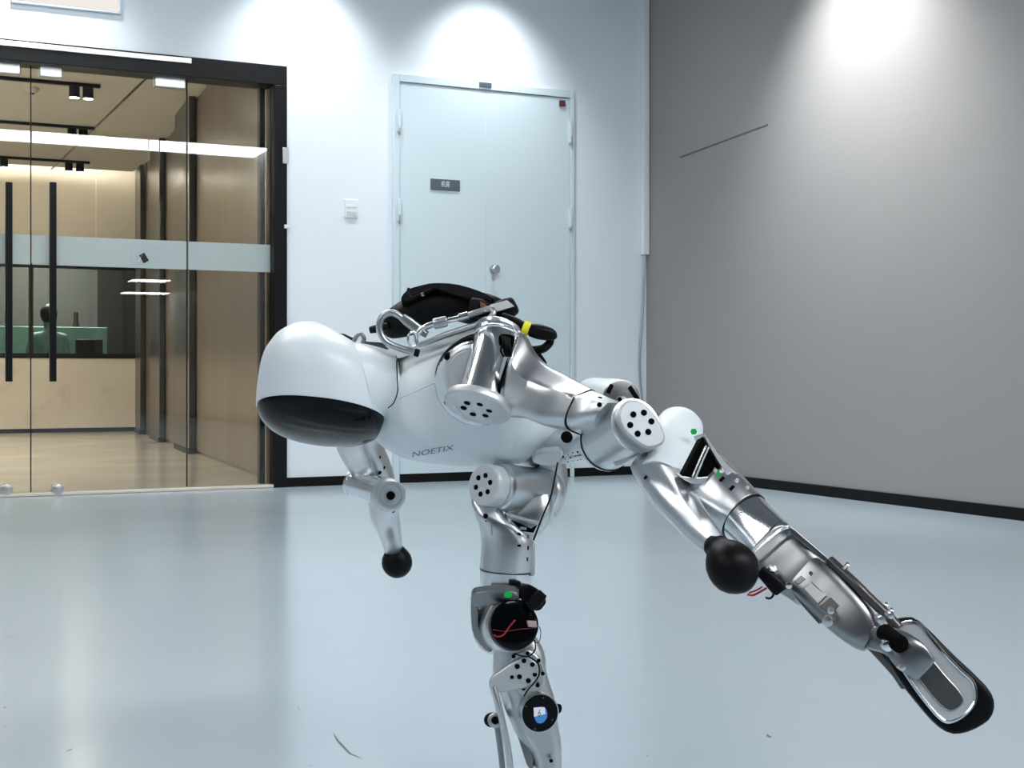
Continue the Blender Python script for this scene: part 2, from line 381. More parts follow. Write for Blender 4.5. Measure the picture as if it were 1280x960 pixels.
handle(11); handle(66)
for px in (8, 72):
    uu, zz = on_v(px, 612, 0.0); g = gl[1] if px < 39 else gl[2]
    cyl('floor_lock', W(uu, -.02, zz), W(uu, .055, zz), .034, M['steel'], g, 24)
for px, wd in ((5, .09), (63, .065), (212, .095)):
    uu = uV(px); g = gl[1] if px < 39 else gl[2]
    lbox('patch_fitting', uu - wd, uu + wd, .035, .088, zhead - .06, zhead + .02, M['steel'], g, .006)
for zz, px in ((on_v(345, 190, .05)[1], 343.5), (on_v(351, 195, 0)[1], 352)):
    uu = uV(px); lbox('strike_plate', uu - .02, uu + .02, -.034 if px > 350 else .02, -.028 if px > 350 else .05, zz - .05, zz + .05, M['steel'], d1, .002)
uu, zz = on_v(357, 284, 0); lbox('door_contact', uu - .02, uu + .02, -.045, -.0305, zz - .012, zz + .012, M['plastic'], d1, .003)
# the dark letter strokes on the frosted band
def stroke(name, x0, y0, x1, y1, wd, mat, par, v=.0530):
    a = on_v(x0, y0, v); b = on_v(x1, y1, v); pa, pb = W(a[0], v, a[1]), W(b[0], v, b[1]); t = (pb - pa).normalized(); s = V.cross(t).normalized() * wd
    vs = [pa - s, pa + s, pb + s, pb - s]; vs = vs + [q - V * .0006 for q in vs]
    return mesh_obj(name, vs, [(0, 1, 2, 3), (4, 7, 6, 5), (0, 4, 5, 1), (1, 5, 6, 2), (2, 6, 7, 3), (3, 7, 4, 0)], mat, par, smooth=False)
for q in ((160, 315.5, 167, 327, .006, 'zinc'), (173, 327, 177.5, 318, .006, 'zinc'), (177, 317.5, 183, 327.5, .018, 'dark')):
    stroke('letter_stroke', *q[:5], M[q[5]], gl[2])

# ------------------------------------------------------------------ steel door (door_2)
d2 = empty('door_2', W(.6, 0, 0), 'structure')
def uv0(x): return on_v(x, 400, 0)[0]
ua, ub = uv0(490), uv0(716); zd = .5 * (on_v(490, 95, 0)[1] + on_v(715, 112, 0)[1])
lbox('frame_jamb', ua, ua + .045, -.025, 0, 0, zd, M['door'], d2, .003); lbox('frame_jamb', ub - .03, ub, -.025, 0, 0, zd, M['door'], d2, .003)
lbox('frame_head', ua + .045, ub - .03, -.025, 0, zd - .05, zd, M['door'], d2, .003)
ucn = uv0(606)
lf = lbox('door_leaf', ua + .049, ucn - .0003, -.014, 0, .01, zd - .054, M['door'], d2, .002)
lf2 = lbox('door_leaf', ucn + .0003, ub - .033, -.014, 0, .01, zd - .054, M['door'], d2, .002)
for px, ys, par in ((497, (152, 263), lf), (711, (166, 273), lf2)):
    for y in ys:
        u_, z_ = on_v(px, y, 0); lbox('hinge', u_ - .012, u_ + .012, -.036, -.013, z_ - .075, z_ + .075, M['door'], par, .004)
        cyl('hinge_pin', W(u_, -.036, z_ - .09), W(u_, -.036, z_ - .03), .007, M['steel'], par, 12)
u_, z_ = on_v(604.5, 107, 0); lbox('latch_plate', u_ - .045, u_ + .045, -.035, -.024, z_ - .016, z_ + .016, M['sign'], d2, .002)
u_, z_ = on_v(701, 130, 0); lbox('alarm_contact', u_ - .022, u_ + .022, -.03, -.013, z_ - .02, z_ + .02, M['red'], lf2, .003)
u_, z_ = on_v(615.5, 337, 0)
lathe('door_knob', W(u_, -.013, z_), W(u_, -.07, z_), [(0, .03), (.15, .03), (.2, .014), (.45, .014), (.55, .026), (.9, .028), (1, .02)], M['zinc'], lf2, 24)
lbox('key_plate', u_ - .012, u_ + .012, -.018, -.013, z_ - .075, z_ - .02, M['steel'], lf2, .003)
def text_mesh(s):
    cu = bpy.data.curves.new('t', 'FONT'); cu.body = s; cu.align_x = 'CENTER'; cu.align_y = 'CENTER'; cu.size = 1
    o = bpy.data.objects.new('t', cu); C.objects.link(o); bpy.context.view_layer.update()
    me = bpy.data.meshes.new_from_object(o.evaluated_get(bpy.context.evaluated_depsgraph_get())); bpy.data.objects.remove(o); bpy.data.curves.remove(cu)
    vs = [Vector(v.co) for v in me.vertices]; fs = [tuple(p.vertices) for p in me.polygons]; bpy.data.meshes.remove(me); return vs, fs
su0, sz1 = on_v(537, 223.5, 0); su1, sz0 = on_v(573.5, 239.5, 0)
sg = thing('room_sign', W((su0 + su1) / 2, -.014, sz0), 'small dark grey name plate on the pale blue door', 'sign')
lbox('plate', su0, su1, -.022, -.0141, sz0, sz1, M['sign'], sg, .002)
tv, tf = text_mesh('机房'); cu_, cz_ = (su0 + su1) / 2, (sz0 + sz1) / 2
mesh_obj('lettering', [W(cu_ + p.x * .032, -.0226, cz_ + .002 + p.y * .045) for p in tv], tf, M['white_print'], sg, smooth=False)['kind'] = 'stuff'
# switch plate and the exit sign
su0, sz1 = on_v(430, 249, 0); su1, sz0 = on_v(447, 273, 0)
sw = thing('switch_plate', W((su0 + su1) / 2, -.001, sz0), 'small white wall switch between the entrance and the pale blue door', 'switch')
lbox('plate', su0, su1, -.012, -.0005, sz0, sz1, M['plastic'], sw, .003); lbox('rocker', su0 + .015, su1 - .012, -.0155, -.0118, sz0 + .012, sz0 + .042, M['grey_label'], sw, .001)
lbox('rocker', su0 + .015, su1 - .012, -.0155, -.0118, sz0 + .068, sz0 + .085, M['plastic'], sw, .001)
su0 = on_v(14, 5, 0)[0]; su1 = on_v(150, 5, 0)[0]; sz0 = .5 * (on_v(14, 4, 0)[1] + on_v(150, 18.5, 0)[1])
ex = thing('exit_sign', W((su0 + su1) / 2, -.001, sz0), 'lit cream exit sign above the glass entrance, cut by the top of the photo', 'sign')
lbox('casing', su0, su1, -.03, -.0005, sz0, sz0 + .30, M['plastic'], ex, .003)
lbox('face', su0 + .015, su1 - .015, -.0325, -.0299, sz0 + .012, sz0 + .288, M['exit_w'], ex)
ug = on_v(88, 5, 0)[0]; lbox('pictogram', ug - .07, ug + .07, -.0335, -.0323, sz0 + .06, sz0 + .25, M['exit_g'], ex)

# ------------------------------------------------------------------ lobby behind the glass
vb = local(P(100, 540, F * CH / (540 - HY)))[1]          # back wall of the lobby
RA = P(347, 605.5, F * CH / (605.5 - HY)); RB = P(178, 540, F * CH / (540 - HY))   # foot of the lobby's right wall, which runs a little askew
RV = (RB - RA).normalized(); RN = Vector((-RV.y, RV.x, 0))
def R(n, s, z): return RA + RN * n + RV * s + Z * z
def on_r(x):
    r = ray(x, 400); t = (RA - CAM).dot(RN) / r.dot(RN); return (CAM + r * t - RA).dot(RV)
def rbox(name, n0, n1, s0, s1, z0, z1, mat, parent=None, bevel=0):
    return mesh_obj(name, [R(n, q, z) for n in (n0, n1) for q in (s0, s1) for z in (z0, z1)], BOXF, mat, parent, bevel=bevel, smooth=False)
RL = (RB - RA).length
ur = local(RB)[0]
HL = 3.2
UL = ul - 3
struct(lbox('floor_lobby', UL, ur + 1.2, 0, vb + .2, -.1, 0, M['lfloor']))
struct(lbox('ceiling_lobby', UL, ur - .12, .25, vb - .35, HL, HL + .05, M['lceil']))
struct(lbox('ceiling_cove', UL, ur + 1.2, .2, vb + .2, HL + .45, HL + .5, M['lceil']))
wl = struct(rbox('wall_lobby_right', -.2, 0, .3, RL + .2, 0, HL + .45, M['wood']))
struct(lbox('wall_lobby_left', UL - .2, UL, .2, vb + .2, 0, HL + .45, M['lcream']))
# back wall with its band of window
wz1 = on_v(90, 331, vb)[1]; wz0 = on_v(90, 448, vb)[1]; wu1 = on_v(178, 400, vb)[0]; wu0 = on_v(-420, 400, vb)[0]
wlb = struct(lbox('wall_lobby_back', UL, ur, vb, vb + .15, wz1, HL + .45, M['lcream']))
lbp = struct(lbox('wall_lobby_parapet', UL, ur, vb, vb + .15, 0, wz0, M['marble']))
struct(lbox('wall_lobby_end', wu1, ur + .1, vb, vb + .15, wz0, wz1, M['wood'])); struct(lbox('wall_lobby_start', UL, wu0, vb, vb + .15, wz0, wz1, M['marble']))
struct(lbox('baseboard_lobby', UL, ur, vb - .012, vb, 0, .05, M['dark']))
for px in (38, -70, 120): 
    u_ = on_v(px, 300, vb)[0]; j = lbox('joint', u_ - .006, u_ + .006, vb - .003, vb + .001, wz1, HL, M['marble'], None); j.parent = wlb; j.location -= wlb.location
wn = empty('window_1', W((wu0 + wu1) / 2, vb, wz0), 'structure')
lbox('frame', wu0, wu1, vb - .01, vb + .14, wz0, wz0 + .06, M['dark'], wn); lbox('frame', wu0, wu1, vb - .01, vb + .14, wz1 - .04, wz1, M['dark'], wn)
lbox('mullion', on_v(39.5, 400, vb)[0] - .02, on_v(39.5, 400, vb)[0] + .02, vb, vb + .14, wz0 + .06, wz1 - .04, M['dark'], wn)
lbox('pane', wu0, wu1, vb + .06, vb + .072, wz0 + .06, wz1 - .04, M['glass'], wn)
# right wall: dark columns and brown panels
for (x0, x1) in ((250, 342), (211, 229), (185.5, 197)):
    a, b = sorted((on_r(x0), on_r(x1))); p = rbox('brown_panel', 0, .03, a, b, .03, HL - .05, M['wood'], None, .004); p.parent = wl; p.location -= wl.location
for (x0, x1, nm) in ((230.5, 249, 'dark bronze column standing nearest the glass entrance'), (198, 210, 'dark bronze column standing second from the glass entrance'), (178.5, 185, 'dark bronze column at the back corner of the lobby')):
    a, b = sorted((on_r(x0), on_r(x1))); t = thing('column', R(.05, (a + b) / 2, 0), nm, 'column', 'dark columns along the lobby wall')
    rbox('shaft', .03, .09, a, b, .02, HL + .2, M['bronze'], t, .006); rbox('plinth', .03, .10, a - .01, b + .01, 0, .05, M['dark'], t, .004)
lbox('cove_light', ur - .20, ur - .14, .6, vb - .3, HL + .30, HL + .34, M['warm'], None); cv = bpy.data.objects['cove_light']; tag(cv, 'warm light strip hidden in the ceiling cove of the lobby', 'light strip')
lbox('cove_light', UL + .5, ur - .4, vb - .52, vb - .46, HL + .08, HL + .12, M['warm'], None); tag(bpy.data.objects['cove_light.001'], 'warm light strip along the top of the lobby back wall', 'light strip')
# ceiling tracks with spot heads
for y, nm, heads in ((106, 'black ceiling track nearest the entrance, with two spot heads', (93, 110)), (159, 'middle black ceiling track of the lobby with two spot heads', (90, 104)), (202, 'black ceiling track nearest the lobby back wall', (5, 86, 100))):
    u1, v1 = on_z({106: 125, 159: 118, 202: 112}[y], y, HL)
    t = thing('ceiling_track', W(u1 - 1.5, v1, HL - .03), nm, 'track light', 'black ceiling tracks of the lobby')
    lbox('rail', u1 - 4.5, u1, v1 - .02, v1 + .02, HL - .03, HL - .001, M['black'], t)
    for px in heads + (-60, -160):
        ru = on_v(px, y, v1)[0]; cyl('spot_head', W(ru, v1, HL - .03), W(ru, v1, HL - .13), .045, M['black'], t, 20); cyl('lamp_face', W(ru, v1, HL - .131), W(ru, v1, HL - .127), .038, M['lobby_lamp'], t, 20)
cl = bpy.data.objects['ceiling_lobby']
ju = on_z(118, 160, HL)[0]; j = lbox('joint', ju - .012, ju + .012, .3, vb - .1, HL - .003, HL + .001, M['bronze'], None); j.parent = cl; j.location -= cl.location
su, sv = on_z(40, 110, HL); sd = thing('smoke_detector', W(su, sv, HL - .05), 'round smoke detector on the lobby ceiling between the tracks', 'detector')
lathe('detector_body', W(su, sv, HL - .001), W(su, sv, HL - .045), [(0, .06), (.4, .06), (.8, .045), (1, .03)], M['lceil'], sd, 24); cyl('detector_sensor', W(su, sv, HL - .045), W(su, sv, HL - .055), .02, M['dark'], sd, 16)
# unseen fill panels for general lobby light, out of view on the left
for i, (px, vv, nm) in enumerate(((-330, 2.2, 'nearest the entrance'), (-330, 5.2, 'further from the entrance'))):
    u_ = ul - 1.2; t = thing('fill_panel', W(u_, vv, HL - .02), 'unseen square warm fill panel over the left side of the lobby, ' + nm, 'ceiling light', 'unseen lobby fill panels')
    lbox('rim', u_ - .62, u_ + .62, vv - .62, vv + .62, HL - .015, HL - .001, M['plastic'], t); lbox('diffuser', u_ - .6, u_ + .6, vv - .6, vv + .6, HL - .02, HL - .0151, M['warm'], t)
# office behind the lobby window
vo = vb + 2.6
struct(lbox('wall_office_back', wu0 - .3, wu1 + .6, vo, vo + .1, 0, HL, M['office'])); struct(lbox('wall_office_right', wu1 + .6, wu1 + .7, vb + .15, vo, 0, HL, M['dark']))
struct(lbox('wall_office_left', wu0 - .4, wu0 - .3, vb + .15, vo, 0, HL, M['office'])); struct(lbox('floor_office', wu0 - .3, wu1 + .6, vb + .2, vo, -.1, 0, M['dark'])); struct(lbox('ceiling_office', wu0 - .3, wu1 + .6, vb + .15, vo, HL - .4, HL - .3, M['office']))
struct(lbox('wall_office_screen', on_v(122, 400, vo - .1)[0], on_v(200, 400, vo - .1)[0], vo - .12, vo - .08, 0, HL - .4, M['dark']))
def pv(px, py, dv): u_, z_ = on_v(px, py, vb + dv); return u_, z_
a = pv(-30, 407, 1.2); b = pv(134, 446, 1.2)
ds = thing('partition_desk', W((a[0] + b[0]) / 2, vb + 1.2, 0), 'pale teal screened desk behind the lobby window', 'desk')
lbox('screen', a[0], b[0], vb + 1.2, vb + 1.23, .55, a[1], M['teal'], ds, .01); lbox('worktop', a[0], b[0], vb + 1.23, vb + 1.9, .72, .75, M['dark'], ds, .004)
for uu in (a[0] + .04, b[0] - .04): lbox('leg', uu - .03, uu + .03, vb + 1.2, vb + 1.9, 0, .72, M['dark'], ds)
m0 = pv(92, 424, .7); m1 = pv(126, 447, .7)
mo = thing('chair_back', W((m0[0] + m1[0]) / 2, vb + .6, 0), 'dark office chair in front of the teal desk screen', 'chair')
um_ = (m0[0] + m1[0]) / 2
lbox('backrest', m0[0], m1[0], vb + .52, vb + .58, .62, m0[1], M['dark'], mo, .02); lbox('seat', m0[0], m1[0], vb + .34, vb + .84, .42, .48, M['dark'], mo, .02)
cyl('column', W(um_, vb + .59, .05), W(um_, vb + .59, .42), .03, M['steel'], mo); lathe('foot_plate', W(um_, vb + .59, 0), W(um_, vb + .59, .05), [(0, .25), (.4, .25), (1, .05)], M['dark'], mo)
c0 = pv(103, 398, .95); lathe('bottle', W(c0[0], vb + 1.5, .75), W(c0[0], vb + 1.5, c0[1] + .1), [(0, .05), (.02, .055), (.7, .055), (.85, .03), (1, .03)], M['dark']); tag(bpy.data.objects['bottle'], 'dark bottle standing behind the teal desk screen', 'bottle')
# the seated person seen through the window
hc = pv(57, 396, .75)
def figure(hu, hz, vv):
    t = thing('person', W(hu, vv + .1, 0), 'person in a pale teal shirt sitting behind the lobby window, seen from behind', 'person')
    sh = hz - .27
    pts = {'pel': (0, 0, sh - .48), 'wst': (0, 0, sh - .28), 'chs': (0, -.01, sh - .06), 'nck': (0, 0, sh + .08), 'hdb': (0, .02, hz - .06), 'hd': (0, .02, hz + .03),
           'ls': (-.18, 0, sh), 'le': (-.24, .1, sh - .26), 'lw': (-.16, .28, sh - .28), 'rs': (.18, 0, sh), 're': (.24, .1, sh - .26), 'rw': (.16, .32, sh - .28),
           'lh': (-.1, 0, sh - .52), 'lk': (-.12, .42, sh - .52), 'la': (-.12, .44, sh - .92), 'lt': (-.12, .55, sh - .96), 'rh': (.1, 0, sh - .52), 'rk': (.12, .42, sh - .52), 'ra': (.12, .44, sh - .92), 'rt': (.12, .55, sh - .96)}
    rad = dict(pel=.14, wst=.125, chs=.14, nck=.055, hdb=.075, hd=.09, ls=.07, le=.045, lw=.032, rs=.07, re=.045, rw=.032, lh=.09, lk=.06, la=.04, lt=.03, rh=.09, rk=.06, ra=.04, rt=.03)
    ks = list(pts); ed = [('pel', 'wst'), ('wst', 'chs'), ('chs', 'nck'), ('nck', 'hdb'), ('hdb', 'hd'), ('chs', 'ls'), ('ls', 'le'), ('le', 'lw'), ('chs', 'rs'), ('rs', 're'), ('re', 'rw'), ('pel', 'lh'), ('lh', 'lk'), ('lk', 'la'), ('la', 'lt'), ('pel', 'rh'), ('rh', 'rk'), ('rk', 'ra'), ('ra', 'rt')]
    me = bpy.data.meshes.new('body'); me.from_pydata([tuple(W(hu + p[0], vv + p[1], p[2]) - t.location) for p in pts.values()], [(ks.index(a), ks.index(b)) for a, b in ed], [])
    o = bpy.data.objects.new('body', me); C.objects.link(o); o.parent = t; me.materials.append(M['teal'])
    sk = o.modifiers.new('skin', 'SKIN'); sk.use_smooth_shade = True
    for i, kx in enumerate(ks): me.skin_vertices[0].data[i].radius = (rad[kx], rad[kx]); me.skin_vertices[0].data[i].use_root = (i == 0)
    sb = o.modifiers.new('sub', 'SUBSURF'); sb.levels = 2; sb.render_levels = 2
    lathe('hair', W(hu, vv - .005, hz - .08), W(hu, vv - .005, hz + .15), [(0, .06), (.15, .088), (.4, .105), (.65, .10), (.85, .07), (1, .02)], M['hair'], t, 24)
    st = thing('stool', W(hu, vv, 0), 'dark stool under the person behind the lobby window', 'stool')
    cyl('seat', W(hu, vv, sh - .72), W(hu, vv, sh - .66), .2, M['dark'], st); cyl('column', W(hu, vv, .02), W(hu, vv, sh - .72), .03, M['steel'], st); cyl('foot_plate', W(hu, vv, 0), W(hu, vv, .02), .2, M['dark'], st)
figure(hc[0], hc[1], vb + .45)
ol = thing('office_light', W((wu0 + wu1) / 2 + 3.2, vb + 1.2, HL - .43), 'square ceiling light of the office behind the lobby window', 'ceiling light')
ox = on_v(60, 400, vb + 1)[0]
lbox('diffuser', ox - .3, ox + .5, vb + 1.0, vb + 1.4, HL - .44, HL - .405, M['lobby_lamp'], ol)
# ------------------------------------------------------------------ humanoid robot
rb_base = P(672, 1034, 2.2); rb_base.z = 0
RBT = thing('humanoid_robot', rb_base, 'white and silver humanoid robot balancing on one leg, arms and other leg stretched out', 'robot')
def S(d): return d / F
def part(fn, *a, **k): return fn(*a, **k)
def eye(p): return (CAM - p).normalized()          # direction from a point towards the viewer's side of the robot

# ---- head: leaning dome over a black face plate
def dome(name, rows, mat, parent, N=56, k=4, n=2.2, sharp=60):
    """rows: (left x, left y, right x, right y, depth, half depth px, tilt) - sections of a shell that lean with the tilt"""
    rr = [(Vector(((l[0] + l[2]) / 2, (l[1] + l[3]) / 2, 0)), Vector((l[2] - l[0], l[3] - l[1], 0)), l[4], l[5], l[6]) for l in rows]
    rr = resample(rr, k); rings = []
    for c, w_, d, hd, tilt in rr:
        pc = P(c.x, c.y, d); a = w_.length / 2 * S(d); b = hd * S(d)
        ax = Vector((w_.x, 0, -w_.y)).normalized(); up = Vector((-ax.z, 0, ax.x))
        ay = Vector((0, 1, 0)) * math.cos(tilt) - up * math.sin(tilt)
        rings.append(superring(pc, ax, ay, a, b, n, N))
    vs, fs = rings_mesh(rings); return mesh_obj(name, vs, fs, mat, parent, sharp)
DH = 2.20; tl = math.radians(17)
head = dome('head', [(381, 401.5, 393, 401.8, DH + .004, 4, .0), (371, 402.8, 398, 403.5, DH + .004, 14, 0), (361, 407, 408, 407.5, DH + .003, 27, .02), (348, 416, 427, 418, DH, 44, .05), (340, 426.5, 446, 430, DH, 58, .08), (333, 438, 459, 443, DH, 67, .12),
    (328, 453, 470, 459, DH, 73, .17), (324.5, 472, 477.5, 480, DH, 77, .22), (322, 492, 482, 504, DH, 79, .27), (321, 507.5, 483.5, 524, DH, 80, tl), (321.5, 509.5, 483.3, 526, DH, 79.5, tl)], M['shell'], RBT)
dome('visor', [(323, 508, 482, 524.5, DH, 79, tl), (322.2, 511, 482.4, 527, DH, 79.2, tl), (324, 519, 480, 533.5, DH, 77.5, tl), (330, 528.5, 474, 541, DH, 71, tl), (341, 537, 463, 547.5, DH, 59, tl), (358, 544, 446, 551.5, DH, 43, tl), (380, 548.5, 424, 552.3, DH, 21, tl), (396, 550.3, 408, 551.3, DH, 5, tl)], M['visor'], head)
def skirt():
    rows = [(448, 482, DH + .01, 56, 62, 2.4), (462, 479, DH + .015, 50, 58, 2.4), (478, 476.5, DH + .02, 43, 52, 2.4), (494.5, 474, DH + .025, 35, 46, 2.6), (496.5, 474, DH + .025, 33.5, 44, 2.6)]
    return limb('neck_shell', rows, M['shell'], head, k=4, N=48)
skirt()
tube('neck_shell_edge', [P(495, 441, DH + .005), P(496, 455, DH - .034), P(496.5, 475, DH - .046), P(497, 489, DH - .046), P(492.5, 503, DH - .045), P(485, 510, DH - .045)], .0009, M['seam'], head, N=8)
tube('lifting_eye', [P(441, 429, DH + .02), P(446, 420, DH + .02), P(452, 418, DH + .02), P(455, 424, DH + .02), P(452, 432, DH + .02)], .0035, M['alu_dark'], RBT, N=10)
plate('neck_bracket', [(452, 426), (478, 428), (488, 438), (480, 441), (455, 432)], (470, 432, DH + .045), Vector((0, -1, .1)), .03, M['alu_dark'], RBT, .0015, 0)
plate('neck_cap', [(424, 416.5), (430, 417), (443, 423), (440, 428), (432, 423)], (434, 421, DH + .03), Vector((0, -1, .2)), .02, M['dark'], RBT, .001, 0)

# ---- torso
DT = 2.28
torso = ribs('torso', [(460, 474, 460, 540, DT, 48, 2.2), (468, 465, 468, 549, DT, 60, 2.2), (484, 451, 484, 561, DT, 76, 2.25), (505, 436, 505, 572, DT, 92, 2.3), (530, 426.5, 530, 577.5, DT, 102, 2.35), (560, 415, 560, 581.5, DT, 108, 2.4), (600, 406.5, 600, 583, DT, 110, 2.4), (635, 415, 635, 581.5, DT, 108, 2.4), (662, 440, 662, 575, DT, 98, 2.3), (683, 461, 683, 563, DT, 82, 2.2), (697, 478, 697, 549, DT, 60, 2.1), (704.5, 490, 704.5, 538, DT, 40, 2), (708, 506, 708, 524, DT, 18, 2)], M['shell'], RBT, k=5, N=64, level=True, sharp=60)
bm = bmesh.new(); bm.from_mesh(torso.data); bmesh.ops.triangulate(bm, faces=bm.faces); bvh = BVHTree.FromBMesh(bm); bm.free()
def on_torso(x, y, lift):
    r = ray(x, y).normalized(); h, nn, _, _ = bvh.ray_cast(CAM - rb_base, r)
    return (h + nn * lift * (1 if nn.dot(r) < 0 else -1) + rb_base) if h is not None else None
tv, tf = text_mesh('NOETIX')
ww = max(p.x for p in tv); pts = []
for p in tv:
    t = p.x / ww; x = 541 + t * 26; y = 563.8 - t * 4.6; pts.append((x + p.y * 1.5, y - p.y * 9.5))
tp = [on_torso(x, y, .0006) for x, y in pts]
tf = [f for f in tf if all(tp[i] is not None for i in f)]
mesh_obj('lettering', [q if q is not None else torso.location + rb_base for q in tp], tf, M['lettering'], torso, smooth=False)['kind'] = 'stuff'
# seam line between chest and back shell
sp = [on_torso(x, y, .0002) for x, y in ((500, 497), (515, 491), (530, 484), (545, 478))]
if all(q is not None for q in sp): tube('shell_crease', sp, .0012, M['shell'], torso, N=8)

# ---- near shoulder
n_sh = Vector((-.16, -1, -.16)).normalized()
c_sh = P(600, 476, 2.145)
lathe('shoulder_recess', c_sh - n_sh * .04, c_sh + n_sh * .012, [(0, .070), (.9, .070), (1, .068)], M['seam'], RBT, 64)
lathe('shoulder_socket', c_sh - n_sh * .02, c_sh + n_sh * .032, [(0, .066), (.8, .066), (.93, .065), (1, .062), (1, .05)], M['chrome'], RBT, 64)
sock = c_sh + n_sh * .032
lathe('shoulder_hub', P(590, 466, 2.12), P(588, 466, 2.09), [(0, .043), (.6, .043), (.85, .041), (1, .037), (1, .034), (1.03, .033)], M['cap'], RBT, 48)
for x, y in ((560.5, 445), (560.5, 501)):
    q = P(x, y, 2.105); lathe('socket_lug', q - n_sh * .02, q + n_sh * .012, [(0, .005), (1, .005)], M['hole'], RBT, 6)
m_top, m_bot = P(623.5, 413, 2.115), P(600, 500, 2.06)
ax_m = (m_bot - m_top).normalized()
lathe('shoulder_motor', m_top, m_bot, [(0, .030), (.015, .0325), (.03, .0335), (.93, .0335), (.95, .0345), (1, .0345)], M['chrome'], RBT, 64)
lc = lathe('shoulder_motor_cap', P(599, 501, 2.058), P(596, 511, 2.052), [(0, .049), (.3, .051), (.8, .051), (1, .049), (1.06, .047)], M['cap'], RBT, 64)
hole_ring(P(595.5, 511.6, 2.0515), ax_m, .020, .0048, M['hole'], lc, 6, .35, up=Vector((0, -1, 0)))
lathe('fork_cap', m_top - ax_m * .008, m_top + ax_m * .002, [(0, .024), (.3, .033), (.6, .0355), (1, .0352)], M['alu'], RBT, 48)

# ---- near upper arm: fork cheek running into a square tube
ua_ = ribs('upper_arm', [(645, 414, 620.5, 499, 2.085, 30, 4), (651, 414.5, 634, 518.5, 2.082, 33, 4.5), (658, 423, 648, 522.5, 2.076, 35, 5), (666.5, 440, 661, 522, 2.068, 36, 5), (682, 456, 674, 525.5, 2.055, 36, 5), (706, 468.5, 692, 534.5, 2.033, 35, 4.5), (726, 479.5, 706, 538, 2.013, 34, 4), (741, 487.5, 717.5, 540, 2.0, 32, 3.4)], M['alu'], RBT, k=5, N=72, ridge=.42, fall=.75)
ribs('arm_seam', [(740.8, 486.9, 716.8, 540.5, 2.0003, 32.8, 3.4), (742.4, 487.9, 718.4, 541.5, 1.9988, 32.8, 3.4)], M['seam'], ua_, k=1, N=72, ridge=.42, fall=.75)
plate('fork_gap', [(634.5, 447), (639.5, 449), (623.5, 497), (619, 494.5)], (630, 470, 2.043), Vector((.1, -1, 0)), .004, M['hole'], RBT, .0005, 0)
plate('wiring_pocket', [(624, 417), (638, 418), (645, 421), (637, 450), (630, 437), (623, 430)], (635, 430, 2.040), Vector((.1, -1, 0)), .004, M['hole'], RBT, .0008, 1)
plate('fork_edge', [(645, 418), (649, 420), (630, 470), (624.5, 497.5), (621.8, 496), (636, 448)], (636, 455, 2.040), Vector((-.2, -1, 0)), .006, M['chrome'], ua_, .0012, 0)
tube('fork_rim', [P(594, 414, 2.09), P(601, 409, 2.085), P(613, 406, 2.072), P(628, 407, 2.058), P(641, 411, 2.05), P(647, 417, 2.046)], .0026, M['chrome'], ua_, N=10)
for i in range(4):
    x0 = 627 + i * 3; tube('motor_wire', [P(x0, 419 + i, 2.038), P(x0 + 2, 428 + i * 3, 2.034), P(x0 - 1 + i, 438, 2.036), P(x0 + 3, 446, 2.038)], .0016, M['rubber'], RBT, N=8, k=5)
# elbow
ecol = ribs('elbow_collar', [(741.5, 488.5, 719, 539.8, 1.9985, 31.5, 3.4), (750, 492, 724.5, 541.5, 1.99, 32, 3.2), (764, 498.5, 734, 541, 1.979, 32, 3), (780, 505, 749, 538, 1.968, 28, 2.8)], M['alu'], RBT, k=4, N=72, ridge=.42, fall=.75)
e_b, e_f = P(754, 556, 2.02), P(799, 529.5, 1.93)
ax_e = (e_f - e_b).normalized()
elb = lathe('elbow_motor', e_b, e_f, [(0, .0375), (.01, .040), (.04, .041), (.06, .041), (.07, .0402), (.09, .0402), (.80, .0390), (.82, .0395), (.92, .0395)], M['alu'], RBT, 64)
tube('elbow_seam', [e_b + ax_e * .008 + (frame_of(ax_e)[0] * math.cos(t) + frame_of(ax_e)[1] * math.sin(t)) * .0408 for t in [2 * math.pi * i / 24 for i in range(25)]], .0009, M['seam'], elb, k=2, N=6)
hexp = [(777, 505), (786, 499), (800, 500), (813, 510), (824, 524), (832, 543), (832, 553), (818, 561), (806, 560), (790, 549), (775, 532), (772, 517)]
ec = plate('elbow_cover', hexp, (801, 529, 1.918), ax_e * .75 + eye(e_f) * .4, .03, M['cap'], RBT, .0035, 1)
hole_ring(ray_plane(801, 529, P(801, 529, 1.918), (ax_e * .75 + eye(e_f) * .4).normalized()), ax_e * .75 + eye(e_f) * .4, .0158, .0044, M['hole'], ec, 6, .15)
for x, y, r in ((750, 497, .0032), (749.3, 506, .0036)):
    dot_on(ecol, x, y, r)
def patch_on(o, nm, pts, mat, h):
    ps = [on_obj(o, x, y) for x, y in pts]
    if any(p is None for p, _ in ps): return
    n = sum((q for _, q in ps), Vector()).normalized(); vs, fs = rings_mesh([[p + n * h for p, _ in ps], [p - n * .003 for p, _ in ps]]); mesh_obj(nm, vs, fs, mat, o, bevel=.0005, smooth=False)
patch_on(elb, 'elbow_slot', [(767, 578), (773, 576), (797, 563), (800, 566), (778, 580), (769, 582)], M['alu_dark'], .0008)

